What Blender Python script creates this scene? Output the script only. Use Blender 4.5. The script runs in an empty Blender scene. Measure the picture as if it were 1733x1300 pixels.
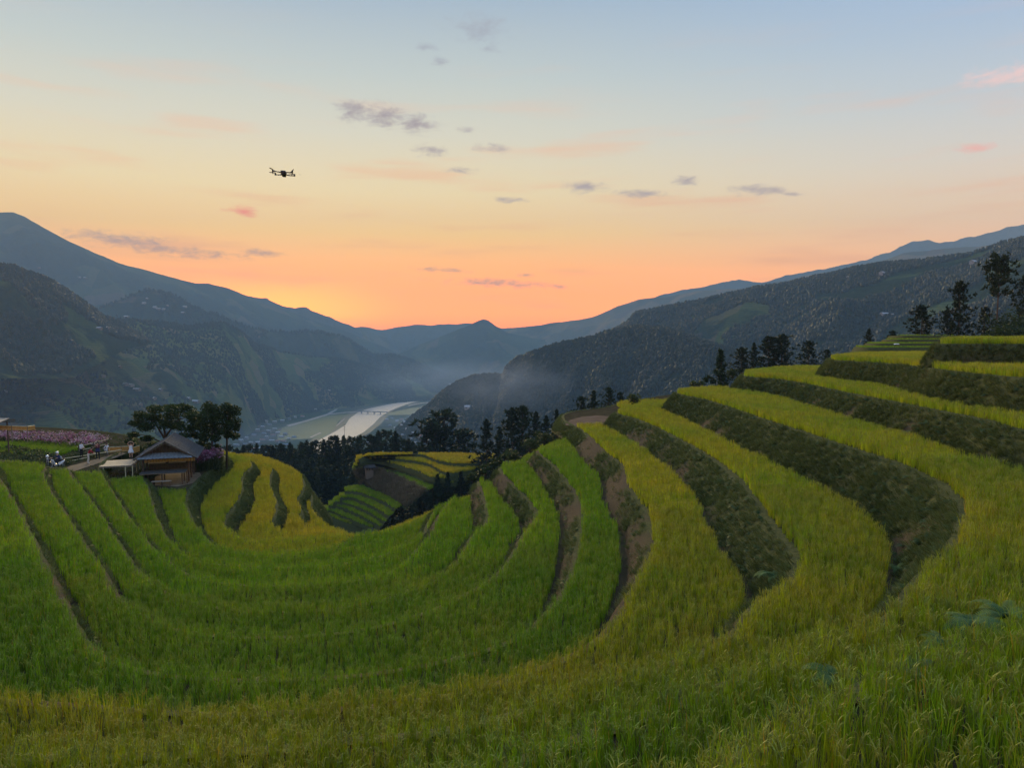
import bpy, bmesh, math, random
import numpy as np
from mathutils import Vector, Matrix, Euler
from mathutils.bvhtree import BVHTree

R = math.radians
random.seed(7)
rng = np.random.default_rng(7)
SC = bpy.context.scene
COL = SC.collection

# ------------------------------------------------------------------ camera
F = 1252.0                      # focal length in pixels of the 1733 px wide photograph
PITCH = math.atan(75 / F)
cam_d = bpy.data.cameras.new('camera')
cam = bpy.data.objects.new('camera', cam_d)
COL.objects.link(cam)
SC.camera = cam
cam_d.sensor_width = 36
cam_d.lens = F * 36 / 1733
cam_d.clip_start = 0.1
cam_d.clip_end = 60000
cam.location = (0, 0, 0)
cam.rotation_euler = (R(90) - PITCH, 0, 0)

CP, SP = math.cos(PITCH), math.sin(PITCH)


def ray(px, py):
    cx, cy = (px - 866.5) / F, (650 - py) / F
    return Vector((cx, CP + cy * SP, -SP + cy * CP))


def at(px, py, z):              # the point on the level plane z seen at a pixel
    d = ray(px, py)
    return d * (z / d.z)


def atD(px, py, D):             # the point D metres ahead seen at a pixel
    d = ray(px, py)
    return d * (D / d.y)


# ------------------------------------------------------------------ world
SUN_AZ, SUN_EL = -18.0, 1.5
world = bpy.data.worlds.new('World')
SC.world = world
world.use_nodes = True
world.cycles.sampling_method = 'MANUAL'
world.cycles.sample_map_resolution = 256


def build_sky():
    nt = world.node_tree
    N, L = nt.nodes, nt.links
    bg = N['Background']

    def math_(op, a, b=None, c=None, clamp=False):
        n = N.new('ShaderNodeMath')
        n.operation = op
        n.use_clamp = clamp
        for i, v in enumerate((a, b, c)):
            if v is None:
                continue
            if isinstance(v, (int, float)):
                n.inputs[i].default_value = v
            else:
                L.new(v, n.inputs[i])
        return n.outputs[0]

    def ramp(fac, stops):
        n = N.new('ShaderNodeValToRGB')
        e = n.color_ramp.elements
        while len(e) < len(stops):
            e.new(0.5)
        for el, (p, c) in zip(e, stops):
            el.position = p
            el.color = tuple(((v / 255) ** 2.2) for v in c) + (1,)
        L.new(fac, n.inputs[0])
        return n.outputs[0]

    def mix(f, a, b):
        n = N.new('ShaderNodeMix')
        n.data_type = 'RGBA'
        for s, v in ((n.inputs[0], f), (n.inputs[6], a), (n.inputs[7], b)):
            if isinstance(v, (int, float)):
                s.default_value = v
            elif isinstance(v, tuple):
                s.default_value = tuple(((q / 255) ** 2.2) for q in v) + (1,)
            else:
                L.new(v, s)
        return n.outputs[2]

    def smooth(v, lo, hi):
        n = N.new('ShaderNodeMapRange')
        n.interpolation_type = 'SMOOTHSTEP'
        L.new(v, n.inputs[0])
        n.inputs[1].default_value, n.inputs[2].default_value = lo, hi
        return n.outputs[0]

    tc = N.new('ShaderNodeTexCoord')
    sep = N.new('ShaderNodeSeparateXYZ')
    L.new(tc.outputs['Generated'], sep.inputs[0])
    el = math_('MULTIPLY', math_('ARCSINE', sep.outputs[2]), 180 / math.pi)
    az = math_('MULTIPLY', math_('ARCTAN2', sep.outputs[0], sep.outputs[1]), 180 / math.pi)
    daz = math_('ABSOLUTE', math_('SUBTRACT', az, SUN_AZ))
    daz = math_('MINIMUM', daz, math_('SUBTRACT', 360, daz))

    sky = N.new('ShaderNodeTexSky')
    sky.sky_type = 'NISHITA'
    sky.sun_disc = False
    sky.sun_elevation, sky.sun_rotation = R(SUN_EL), R(SUN_AZ)
    sky.altitude, sky.air_density, sky.dust_density, sky.ozone_density = 1000, 1.0, 3.0, 3.0
    sc_ = N.new('ShaderNodeVectorMath')
    sc_.operation = 'SCALE'
    L.new(sky.outputs[0], sc_.inputs[0])
    sc_.inputs['Scale'].default_value = 0.15
    gm = N.new('ShaderNodeGamma')
    L.new(sc_.outputs[0], gm.inputs[0])
    gm.inputs[1].default_value = 0.6

    # dusk colours by height, towards the sunset and away from it (both run right round the dome)
    ef = math_('DIVIDE', el, 40.0, clamp=True)
    q = lambda d: d / 40.0
    sunny = ramp(ef, SKY_SUN(q))
    away = ramp(ef, SKY_AWAY(q))
    base = mix(smooth(daz, 12, 62), sunny, away)
    col = mix(0.92, gm.outputs[0], base)
    # warm glow round the place where the sun went down
    g1 = math_('DIVIDE', math_('SUBTRACT', az, SUN_AZ), 11.0)
    g2 = math_('DIVIDE', math_('SUBTRACT', el, 2.3), 3.0)
    gr = math_('SQRT', math_('ADD', math_('MULTIPLY', g1, g1), math_('MULTIPLY', g2, g2)))
    glow = math_('SUBTRACT', 1.0, smooth(gr, 0.0, 1.0))
    col = mix(math_('MULTIPLY', glow, 0.8), col, (440, 244, 0))

    # faint high streaks and small dusk clouds, placed by direction
    cv = N.new('ShaderNodeCombineXYZ')
    L.new(math_('MULTIPLY', az, 0.12), cv.inputs[0])
    L.new(math_('MULTIPLY', el, 1.0), cv.inputs[1])
    nz = N.new('ShaderNodeTexNoise')
    nz.inputs['Scale'].default_value = 0.55
    nz.inputs['Detail'].default_value = 3
    L.new(cv.outputs[0], nz.inputs['Vector'])
    streak = math_('MULTIPLY', smooth(nz.outputs[0], 0.5, 0.75), math_('SUBTRACT', 1.0, smooth(el, 8, 24)))
    col = mix(math_('MULTIPLY', streak, 0.5), col, (250, 160, 90))

    cv2 = N.new('ShaderNodeCombineXYZ')
    L.new(math_('MULTIPLY', az, 1.0), cv2.inputs[0])
    L.new(math_('MULTIPLY', el, 2.4), cv2.inputs[1])
    n2 = N.new('ShaderNodeTexNoise')
    n2.inputs['Scale'].default_value = 0.85
    n2.inputs['Detail'].default_value = 5
    n2.inputs['Roughness'].default_value = 0.62
    n2.inputs['Distortion'].default_value = 0.35
    L.new(cv2.outputs[0], n2.inputs['Vector'])
    nn = math_('MULTIPLY', math_('SUBTRACT', n2.outputs[0], 0.5), 2.1)

    def azel(px, py):
        d = ray(px, py).normalized()
        return math.degrees(math.atan2(d.x, d.y)), math.degrees(math.asin(d.z))

    ae = N.new('ShaderNodeCombineXYZ')
    L.new(az, ae.inputs[0])
    L.new(math_('ADD', el, math_('MULTIPLY', az, 0.05)), ae.inputs[1])

    def cluster(items):
        best = None
        for (px, py, wx, wy, amt) in items:
            a0, e0 = azel(px, py)
            kx, ky = 57.3 / F * wx, 57.3 / F * wy
            n = N.new('ShaderNodeVectorMath')
            n.operation = 'MULTIPLY_ADD'
            L.new(ae.outputs[0], n.inputs[0])
            n.inputs[1].default_value = (1 / kx, 1 / ky, 0)
            n.inputs[2].default_value = (-a0 / kx, -(e0 + 0.05 * a0) / ky, 1 - amt)
            ln = N.new('ShaderNodeVectorMath')
            ln.operation = 'LENGTH'
            L.new(n.outputs[0], ln.inputs[0])
            best = ln.outputs['Value'] if best is None else math_('MINIMUM', best, ln.outputs['Value'])
        m = smooth(math_('ADD', math_('SUBTRACT', 0.98, best), nn), 0.0, 1.15)
        return math_('MULTIPLY', m, math_('SUBTRACT', 1.0, smooth(best, 0.8, 1.9)))

    cc = ramp(ef, [(q(1), (206, 128, 96)), (q(4), (214, 140, 108)), (q(6), (186, 132, 104)), (q(8), (178, 138, 116)), (q(11), (172, 148, 138)), (q(17), (152, 134, 134)), (q(21), (150, 152, 160)), (1.0, (150, 158, 176))])
    col = mix(math_('MULTIPLY', cluster(CLOUDS), 0.95), col, cc)
    pc = ramp(ef, [(q(8), (262, 104, 40)), (q(11), (262, 122, 66)), (q(14), (232, 192, 182)), (1.0, (242, 200, 190))])
    col = mix(math_('MULTIPLY', cluster(PINK_CLOUDS), 0.9), col, pc)
    L.new(col, bg.inputs[0])
    bg.inputs[1].default_value = WORLD_STRENGTH


WORLD_STRENGTH = 1.3
HAZE = 1.25e-4
SKY_SUN = lambda q: [(0, (360, 140, 0)), (q(2.0), (372, 184, 0)), (q(3.6), (352, 184, 0)), (q(5.5), (312, 194, 0)),
                     (q(8.0), (280, 212, 80)), (q(11), (256, 222, 146)), (q(15), (220, 210, 178)),
                     (q(19), (188, 194, 184)), (q(25), (144, 164, 182)), (1.0, (142, 174, 218))]
SKY_AWAY = lambda q: [(0, (330, 186, 10)), (q(3.0), (316, 196, 25)), (q(5.5), (292, 200, 105)), (q(8.5), (260, 212, 156)),
                      (q(12), (222, 208, 190)), (q(16), (184, 192, 198)), (q(20), (156, 176, 200)),
                      (q(25), (130, 162, 202)), (1.0, (140, 174, 222))]
CLOUDS = [  # centre in the photograph, half width and height in its pixels, body
    (812, 48, 62, 26, .8), (722, 78, 26, 9, .6), (745, 104, 22, 10, .6), (832, 83, 24, 9, .5),
    (600, 188, 40, 22, .9), (650, 196, 60, 24, 1), (705, 210, 48, 20, 1), (728, 255, 34, 14, .7), (832, 250, 36, 10, .7), (790, 218, 36, 8, .5),
    (782, 289, 44, 7, .7), (860, 338, 40, 7, .7), (990, 316, 48, 13, .95), (1085, 327, 58, 9, .9), (1160, 306, 30, 10, .9), (1285, 322, 58, 11, .95), (1340, 329, 30, 5, .6),
    (205, 406, 100, 15, 1), (290, 424, 130, 11, .95), (445, 428, 44, 9, .9), (840, 479, 125, 9, .9), (752, 457, 60, 6, .8), (890, 466, 24, 5, .7), (942, 484, 26, 6, .8)]
PINK_CLOUDS = [(411, 358, 34, 10, 1), (1690, 128, 56, 17, 1), (1735, 122, 40, 20, 1), (1648, 250, 30, 9, .8)]
build_sky()

sun_d = bpy.data.lights.new('sun', 'SUN')
sun = bpy.data.objects.new('sun', sun_d)
COL.objects.link(sun)
sun_d.energy = 5.0
sun_d.angle = R(24)
sun_d.color = (1.0, 0.74, 0.34)
_el = R(16)
_dir = Vector((math.sin(R(SUN_AZ)) * math.cos(_el), math.cos(R(SUN_AZ)) * math.cos(_el), math.sin(_el)))
sun.rotation_euler = _dir.to_track_quat('Z', 'Y').to_euler()
sun.location = _dir * 200

vs = SC.view_settings
vs.view_transform = 'Standard'
vs.look = 'None'
vs.exposure = 0.12
vs.gamma = 1.0
vs.use_curve_mapping = False
SC.render.engine = 'CYCLES'
cy = SC.cycles
cy.max_bounces = 4
cy.diffuse_bounces = 2
cy.glossy_bounces = 2
cy.transmission_bounces = 3
cy.volume_bounces = 0
cy.transparent_max_bounces = 8
cy.caustics_reflective = False
cy.caustics_refractive = False
cy.use_denoising = True

# ------------------------------------------------------------------ numeric noise


def _hash(ix, iy, seed):
    n = (ix.astype(np.int64) * 374761393 + iy.astype(np.int64) * 668265263 + seed * 982451653) & 0xFFFFFFFF
    n = ((n ^ (n >> 13)) * 1274126177) & 0xFFFFFFFF
    n = n ^ (n >> 16)
    return (n & 0xFFFF) / 65535.0


def vnoise(x, y, seed=0):
    x, y = np.asarray(x, float), np.asarray(y, float)
    ix, iy = np.floor(x), np.floor(y)
    fx, fy = x - ix, y - iy
    fx, fy = fx * fx * (3 - 2 * fx), fy * fy * (3 - 2 * fy)
    a, b = _hash(ix, iy, seed), _hash(ix + 1, iy, seed)
    c, d = _hash(ix, iy + 1, seed), _hash(ix + 1, iy + 1, seed)
    return (a * (1 - fx) + b * fx) * (1 - fy) + (c * (1 - fx) + d * fx) * fy


def fbm(x, y, oct=4, seed=0):
    s, a, t = 0, 1.0, 0
    for o in range(oct):
        s = s + a * (vnoise(np.asarray(x) * 2 ** o, np.asarray(y) * 2 ** o, seed + o * 17) * 2 - 1)
        t += a
        a *= 0.5
    return s / t


# ------------------------------------------------------------------ object helpers


def tag(o, label=None, cat=None, group=None, kind=None):
    if label:
        o['label'] = label
    if cat:
        o['category'] = cat
    if group:
        o['group'] = group
    if kind:
        o['kind'] = kind
    return o


def link(o, parent=None):
    COL.objects.link(o)
    if parent is not None:
        o.parent = parent
    return o


def empty(name, loc=(0, 0, 0), rz=0, label=None, cat=None, group=None):
    o = bpy.data.objects.new(name, None)
    o.location = loc
    o.rotation_euler = (0, 0, rz)
    o.empty_display_size = 0.2
    link(o)
    return tag(o, label, cat, group)


def pydata(name, v, f, mat=None, parent=None, smooth=False, mats=None, midx=None):
    me = bpy.data.meshes.new(name)
    v = np.asarray(v, float)
    me.from_pydata(v.tolist(), [], [list(q) for q in f])
    if mats:
        for m in mats:
            me.materials.append(m)
        if midx is not None:
            me.polygons.foreach_set('material_index', np.asarray(midx, dtype=np.int32))
    elif mat:
        me.materials.append(mat)
    if smooth:
        me.polygons.foreach_set('use_smooth', np.ones(len(me.polygons), dtype=bool))
    me.update()
    return link(bpy.data.objects.new(name, me), parent)


def grid_faces(nu, nv):
    i = np.arange(nu - 1)[:, None] * nv + np.arange(nv - 1)[None]
    i = i.ravel()
    return np.stack([i, i + nv, i + nv + 1, i + 1], 1)


class MB:
    """collects boxes, tubes and sheets, then links them as one mesh object"""

    def __init__(s):
        s.v, s.f = [], []

    def add(s, v, f):
        o = len(s.v)
        s.v += [tuple(p) for p in v]
        s.f += [tuple(i + o for i in q) for q in f]
        return s

    def box(s, c, size, rot=None):
        hx, hy, hz = (q / 2 for q in size)
        p = [Vector((x, y, z)) for x in (-hx, hx) for y in (-hy, hy) for z in (-hz, hz)]
        if rot is not None:
            M = Euler(rot).to_matrix()
            p = [M @ q for q in p]
        p = [q + Vector(c) for q in p]
        return s.add(p, [(0, 1, 3, 2), (4, 6, 7, 5), (0, 4, 5, 1), (2, 3, 7, 6), (0, 2, 6, 4), (1, 5, 7, 3)])

    def tube(s, pts, rad, n=6, cap=True):
        pts = [Vector(p) for p in pts]
        if isinstance(rad, (int, float)):
            rad = [rad] * len(pts)
        rings = []
        for i, p in enumerate(pts):
            d = (pts[min(i + 1, len(pts) - 1)] - pts[max(i - 1, 0)]).normalized()
            a = d.cross(Vector((0, 0, 1)) if abs(d.z) < 0.9 else Vector((1, 0, 0))).normalized()
            b = d.cross(a)
            rings.append([p + (a * math.cos(2 * math.pi * k / n) + b * math.sin(2 * math.pi * k / n)) * rad[i] for k in range(n)])
        v = [q for r in rings for q in r]
        f = [(i * n + k, i * n + (k + 1) % n, (i + 1) * n + (k + 1) % n, (i + 1) * n + k) for i in range(len(pts) - 1) for k in range(n)]
        if cap:
            f += [tuple(range(n))[::-1], tuple((len(pts) - 1) * n + k for k in range(n))]
        return s.add(v, f)

    def ball(s, c, r, nu=8, nv=6):
        c = Vector(c)
        r = Vector(r) if not isinstance(r, (int, float)) else Vector((r, r, r))
        v = [c + Vector((0, 0, r.z))]
        for j in range(1, nv):
            t = math.pi * j / nv
            for k in range(nu):
                a = 2 * math.pi * k / nu
                v.append(c + Vector((r.x * math.sin(t) * math.cos(a), r.y * math.sin(t) * math.sin(a), r.z * math.cos(t))))
        v.append(c - Vector((0, 0, r.z)))
        f = [(0, 1 + k, 1 + (k + 1) % nu) for k in range(nu)]
        for j in range(nv - 2):
            for k in range(nu):
                f.append((1 + j * nu + k, 1 + (j + 1) * nu + k, 1 + (j + 1) * nu + (k + 1) % nu, 1 + j * nu + (k + 1) % nu))
        e = len(v) - 1
        f += [(e, 1 + (nv - 2) * nu + (k + 1) % nu, 1 + (nv - 2) * nu + k) for k in range(nu)]
        return s.add(v, f)

    def build(s, name, mat, parent=None, smooth=False):
        return pydata(name, s.v, s.f, mat, parent, smooth)


def copy_tree(o, parent=None):
    c = o.copy()
    link(c, parent)
    for ch in list(o.children):
        copy_tree(ch, c)
    return c


# ------------------------------------------------------------------ materials


def new_mat(name):
    m = bpy.data.materials.new(name)
    m.use_nodes = True
    nt = m.node_tree
    p = nt.nodes['Principled BSDF']
    p.inputs['Specular IOR Level'].default_value = 0.25
    return m, nt, p


def pm(name, a, b=None, scale=4.0, rough=0.85, bump=0.0, detail=4, lo=0.35, hi=0.65, coords='Object', bscale=None, stretch=None, metal=0.0, bdist=0.05):
    """principled surface, two colours mixed by noise, fine relief"""
    m, nt, p = new_mat(name)
    N, L = nt.nodes, nt.links
    p.inputs['Roughness'].default_value = rough
    p.inputs['Metallic'].default_value = metal
    if b is None:
        b = tuple(c * 0.75 for c in a)
    tc = N.new('ShaderNodeTexCoord')
    src = tc.outputs[coords]
    if stretch:
        mp = N.new('ShaderNodeMapping')
        mp.inputs['Scale'].default_value = stretch
        L.new(src, mp.inputs[0])
        src = mp.outputs[0]
    nz = N.new('ShaderNodeTexNoise')
    nz.inputs['Scale'].default_value = scale
    nz.inputs['Detail'].default_value = detail
    L.new(src, nz.inputs['Vector'])
    rp = N.new('ShaderNodeValToRGB')
    rp.color_ramp.elements[0].position, rp.color_ramp.elements[1].position = lo, hi
    rp.color_ramp.elements[0].color = tuple(a) + (1,)
    rp.color_ramp.elements[1].color = tuple(b) + (1,)
    L.new(nz.outputs[0], rp.inputs[0])
    L.new(rp.outputs[0], p.inputs['Base Color'])
    if bump:
        n2 = N.new('ShaderNodeTexNoise')
        n2.inputs['Scale'].default_value = bscale or scale * 4
        n2.inputs['Detail'].default_value = 5
        L.new(src, n2.inputs['Vector'])
        bp = N.new('ShaderNodeBump')
        bp.inputs['Strength'].default_value = bump
        bp.inputs['Distance'].default_value = bdist
        L.new(n2.outputs[0], bp.inputs['Height'])
        L.new(bp.outputs[0], p.inputs['Normal'])
    return m


def leaf_mat(name, cols, attr='tint', transl=0.35, rough=0.55, var=0.25, spec=0.12):
    """leaf: reflects and lets light through; colour picked per plant by its stored tint"""
    m, nt, p = new_mat(name)
    N, L = nt.nodes, nt.links
    at_ = N.new('ShaderNodeAttribute')
    at_.attribute_type = 'INSTANCER'
    at_.attribute_name = attr
    rp = N.new('ShaderNodeValToRGB')
    e = rp.color_ramp.elements
    while len(e) < len(cols):
        e.new(0.5)
    for i, c in enumerate(cols):
        e[i].position = i / max(1, len(cols) - 1)
        e[i].color = tuple(c) + (1,)
    L.new(at_.outputs['Fac'], rp.inputs[0])
    oi = N.new('ShaderNodeObjectInfo')
    geo = N.new('ShaderNodeNewGeometry')
    ad = N.new('ShaderNodeMath')
    ad.operation = 'ADD'
    L.new(oi.outputs['Random'], ad.inputs[0])
    L.new(geo.outputs['Random Per Island'], ad.inputs[1])
    mr = N.new('ShaderNodeMapRange')
    L.new(ad.outputs[0], mr.inputs[0])
    mr.inputs[1].default_value, mr.inputs[2].default_value = 0, 2
    mr.inputs[3].default_value, mr.inputs[4].default_value = 1 - var, 1 + var
    hv = N.new('ShaderNodeHueSaturation')
    L.new(rp.outputs[0], hv.inputs['Color'])
    L.new(mr.outputs[0], hv.inputs['Value'])
    L.new(hv.outputs[0], p.inputs['Base Color'])
    p.inputs['Roughness'].default_value = rough
    p.inputs['Specular IOR Level'].default_value = spec
    tr = N.new('ShaderNodeBsdfTranslucent')
    L.new(hv.outputs[0], tr.inputs[0])
    mx = N.new('ShaderNodeMixShader')
    mx.inputs[0].default_value = transl
    L.new(p.outputs[0], mx.inputs[1])
    L.new(tr.outputs[0], mx.inputs[2])
    L.new(mx.outputs[0], N['Material Output'].inputs[0])
    return m


def hill_mat(name, forest, field, fieldamt=0.5, patch=0.004, terr=0.0, soil=(0.10, 0.075, 0.05), seed=0.0, bscale=0.05):
    """far hillside: woods with open terraced fields in patches"""
    m, nt, p = new_mat(name)
    N, L = nt.nodes, nt.links
    p.inputs['Roughness'].default_value = 1.0
    p.inputs['Specular IOR Level'].default_value = 0.0
    geo = N.new('ShaderNodeNewGeometry')
    mp = N.new('ShaderNodeMapping')
    mp.inputs['Location'].default_value = (seed * 371, seed * 173, 0)
    L.new(geo.outputs['Position'], mp.inputs[0])

    def noise(s, d=4, rough=0.5):
        n = N.new('ShaderNodeTexNoise')
        n.inputs['Scale'].default_value = s
        n.inputs['Detail'].default_value = d
        n.inputs['Roughness'].default_value = rough
        L.new(mp.outputs[0], n.inputs['Vector'])
        return n.outputs[0]

    def ramp(f, st):
        r = N.new('ShaderNodeValToRGB')
        e = r.color_ramp.elements
        while len(e) < len(st):
            e.new(.5)
        for el, (pos, c) in zip(e, st):
            el.position = pos
            el.color = (tuple(c) if len(c) == 3 else tuple(c)) + (1,)
        L.new(f, r.inputs[0])
        return r.outputs[0]

    def mix(f, a, b):
        n = N.new('ShaderNodeMix')
        n.data_type = 'RGBA'
        L.new(f, n.inputs[0])
        L.new(a, n.inputs[6])
        L.new(b, n.inputs[7])
        return n.outputs[2]
    fo = ramp(noise(bscale, 6, 0.7), [(0.3, tuple(c * 0.55 for c in forest)), (0.7, tuple(c * 1.35 for c in forest))])
    vo = N.new('ShaderNodeTexVoronoi')
    vo.inputs['Scale'].default_value = patch * 2.6
    L.new(mp.outputs[0], vo.inputs['Vector'])
    sp = N.new('ShaderNodeSeparateColor')
    L.new(vo.outputs['Color'], sp.inputs[0])
    fi = ramp(sp.outputs[0], [(0.0, tuple(c * 0.7 for c in field)), (0.45, field), (0.75, (field[0] * 1.7, field[1] * 1.25, field[2])), (1.0, soil)])
    if terr:
        # contour banks between the fields, too far off to be told apart singly
        sx = N.new('ShaderNodeSeparateXYZ')
        L.new(geo.outputs['Position'], sx.inputs[0])
        ml = N.new('ShaderNodeMath')
        ml.operation = 'MULTIPLY'
        L.new(sx.outputs[2], ml.inputs[0])
        ml.inputs[1].default_value = terr
        sn = N.new('ShaderNodeMath')
        sn.operation = 'SINE'
        wn = N.new('ShaderNodeMath')
        wn.operation = 'MULTIPLY_ADD'
        L.new(noise(0.012, 3), wn.inputs[0])
        wn.inputs[1].default_value = 22.0
        L.new(ml.outputs[0], wn.inputs[2])
        L.new(wn.outputs[0], sn.inputs[0])
        k = ramp(sn.outputs[0], [(0.0, (1, 1, 1)), (0.8, (0.66, 0.7, 0.66))])
        mm = N.new('ShaderNodeMix')
        mm.data_type = 'RGBA'
        mm.blend_type = 'MULTIPLY'
        mm.inputs[0].default_value = 1
        L.new(fi, mm.inputs[6])
        L.new(k, mm.inputs[7])
        fi = mm.outputs[2]
    t = 0.62 - 0.24 * fieldamt
    msk = ramp(noise(patch, 5, 0.6), [(t - 0.03, (0, 0, 0)), (t + 0.03, (1, 1, 1))])
    sep = N.new('ShaderNodeSeparateColor')
    L.new(msk, sep.inputs[0])
    c = mix(sep.outputs[0], fo, fi)
    L.new(c, p.inputs['Base Color'])
    bp = N.new('ShaderNodeBump')
    bp.inputs['Strength'].default_value = 1.0
    bp.inputs['Distance'].default_value = 6.0
    L.new(noise(bscale * 1.2, 5, 0.65), bp.inputs['Height'])
    L.new(bp.outputs[0], p.inputs['Normal'])
    return m


# ------------------------------------------------------------------ scattering (stuff only)
PROTO = {}


def proto(name, meshes):
    """a collection kept out of the scene that holds the pieces a scatter picks from"""
    c = bpy.data.collections.new(name)
    for i, me in enumerate(meshes):
        o = bpy.data.objects.new('%s_%02d' % (name, i), me)
        c.objects.link(o)
    PROTO[name] = c
    return c


def scatter_group(coll):
    ng = bpy.data.node_groups.new('scatter_' + coll.name, 'GeometryNodeTree')
    ng.interface.new_socket('Geometry', in_out='INPUT', socket_type='NodeSocketGeometry')
    ng.interface.new_socket('Geometry', in_out='OUTPUT', socket_type='NodeSocketGeometry')
    N, L = ng.nodes, ng.links
    gi, go = N.new('NodeGroupInput'), N.new('NodeGroupOutput')
    ci = N.new('GeometryNodeCollectionInfo')
    ci.inputs['Collection'].default_value = coll
    ci.inputs['Separate Children'].default_value = True
    ci.inputs['Reset Children'].default_value = True
    ip = N.new('GeometryNodeInstanceOnPoints')
    ip.inputs['Pick Instance'].default_value = True

    def attr(n, t):
        a = N.new('GeometryNodeInputNamedAttribute')
        a.data_type = t
        a.inputs['Name'].default_value = n
        return a.outputs['Attribute']
    L.new(gi.outputs[0], ip.inputs['Points'])
    L.new(ci.outputs[0], ip.inputs['Instance'])
    L.new(attr('idx', 'INT'), ip.inputs['Instance Index'])
    er = N.new('FunctionNodeEulerToRotation')
    L.new(attr('rot', 'FLOAT_VECTOR'), er.inputs[0])
    L.new(er.outputs[0], ip.inputs['Rotation'])
    L.new(attr('scl', 'FLOAT_VECTOR'), ip.inputs['Scale'])
    L.new(ip.outputs[0], go.inputs[0])
    return ng


GROUPS = {}


def scatter(name, pts, rot, scl, tint, idx, coll, mat=None):
    n = len(pts)
    me = bpy.data.meshes.new(name)
    me.vertices.add(n)
    me.vertices.foreach_set('co', np.asarray(pts, np.float32).ravel())
    scl = np.asarray(scl, np.float32)
    if scl.ndim == 1:
        scl = np.repeat(scl[:, None], 3, 1)
    for nm, ty, key, arr in (('rot', 'FLOAT_VECTOR', 'vector', rot), ('scl', 'FLOAT_VECTOR', 'vector', scl),
                             ('tint', 'FLOAT', 'value', tint), ('idx', 'INT', 'value', idx)):
        a = me.attributes.new(nm, ty, 'POINT')
        a.data.foreach_set(key, np.asarray(arr, np.int32 if ty == 'INT' else np.float32).ravel())
    if mat:
        me.materials.append(mat)
    o = link(bpy.data.objects.new(name, me))
    if coll.name not in GROUPS:
        GROUPS[coll.name] = scatter_group(coll)
    md = o.modifiers.new('scatter', 'NODES')
    md.node_group = GROUPS[coll.name]
    o['kind'] = 'stuff'
    return o


def mesh_of(name, v, f, mats, midx=None, smooth=False):
    me = bpy.data.meshes.new(name)
    me.from_pydata([tuple(p) for p in v], [], [tuple(q) for q in f])
    for m in mats:
        me.materials.append(m)
    if midx is not None:
        me.polygons.foreach_set('material_index', np.asarray(midx, np.int32))
    if smooth:
        me.polygons.foreach_set('use_smooth', np.ones(len(f), bool))
    me.update()
    return me

# ================================================================== far terrain
HILLS = []                      # (object name, vertex grid) for placing things on


def loft(name, crest, foot, mat, nu=260, nv=90, rough=1.0, gully=1.0, seed=1, back=0.9, jag=1.0, prof=1.15):
    """a ridge: crest line and valley foot joined by a gullied slope, with a back side"""
    c = np.array([tuple(atD(*q)) for q in crest])
    ft = []
    for px, D, z in foot:
        d = ray(px, 575)
        ft.append((d.x / d.y * D, D, z))
    ft = np.array(ft)

    def resample(p, n):
        s = np.r_[0, np.cumsum(np.linalg.norm(np.diff(p[:, :2], axis=0), axis=1))]
        t = np.linspace(0, s[-1], n)
        # smooth with a Catmull-like double interpolation
        q = np.stack([np.interp(t, s, p[:, k]) for k in range(3)], 1)
        return q, t
    C, tc_ = resample(c, nu)
    B, _ = resample(ft, nu)
    H = (C[:, 2] - B[:, 2]).clip(20)
    scale = np.linalg.norm(C[:, :2] - B[:, :2], axis=1).mean()
    C[:, 2] += fbm(tc_ / (scale * 0.10), tc_ * 0 + seed, 5, seed) * H.mean() * 0.022 * jag
    nb = nv // 4
    vv = np.r_[-np.linspace(1, 1 / nb, nb), np.linspace(0, 1, nv) ** 1.1]
    U = np.linspace(0, 1, nu)
    P = np.zeros((nu, len(vv), 3))
    Dv = B - C
    for j, v in enumerate(vv):
        if v >= 0:
            P[:, j, :2] = C[:, :2] + Dv[:, :2] * v
            pr = 1 - (1 - v) ** prof
            P[:, j, 2] = C[:, 2] + Dv[:, 2] * pr
        else:
            P[:, j, :2] = C[:, :2] + Dv[:, :2] * v * back
            P[:, j, 2] = C[:, 2] - H * (1 - (1 + v) ** 1.3)
    env = np.sin(np.clip(np.abs(vv), 0, 1) * math.pi) ** 0.8
    X, Y = P[..., 0], P[..., 1]
    g = 1 - 2 * np.abs(fbm(tc_[:, None] / (scale * 0.30) + 0.15 * vv[None] + 0 * X, vv[None] * 1.2 + 0 * X, 4, seed + 5))
    P[..., 2] += (g - 0.45) * H[:, None] * 0.16 * gully * env[None]
    P[..., 2] += fbm(X / (scale * 0.16), Y / (scale * 0.16), 5, seed + 9) * H[:, None] * 0.10 * rough * env[None]
    P[..., 2] += fbm(X / 14, Y / 14, 2, seed + 11) * 2.2 * np.minimum(1, env[None] * 3)
    o = pydata(name, P.reshape(-1, 3), grid_faces(nu, len(vv)), mat, smooth=True)
    tag(o, kind='structure')
    HILLS.append((o, P, nb))
    return o, P, nb


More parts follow.
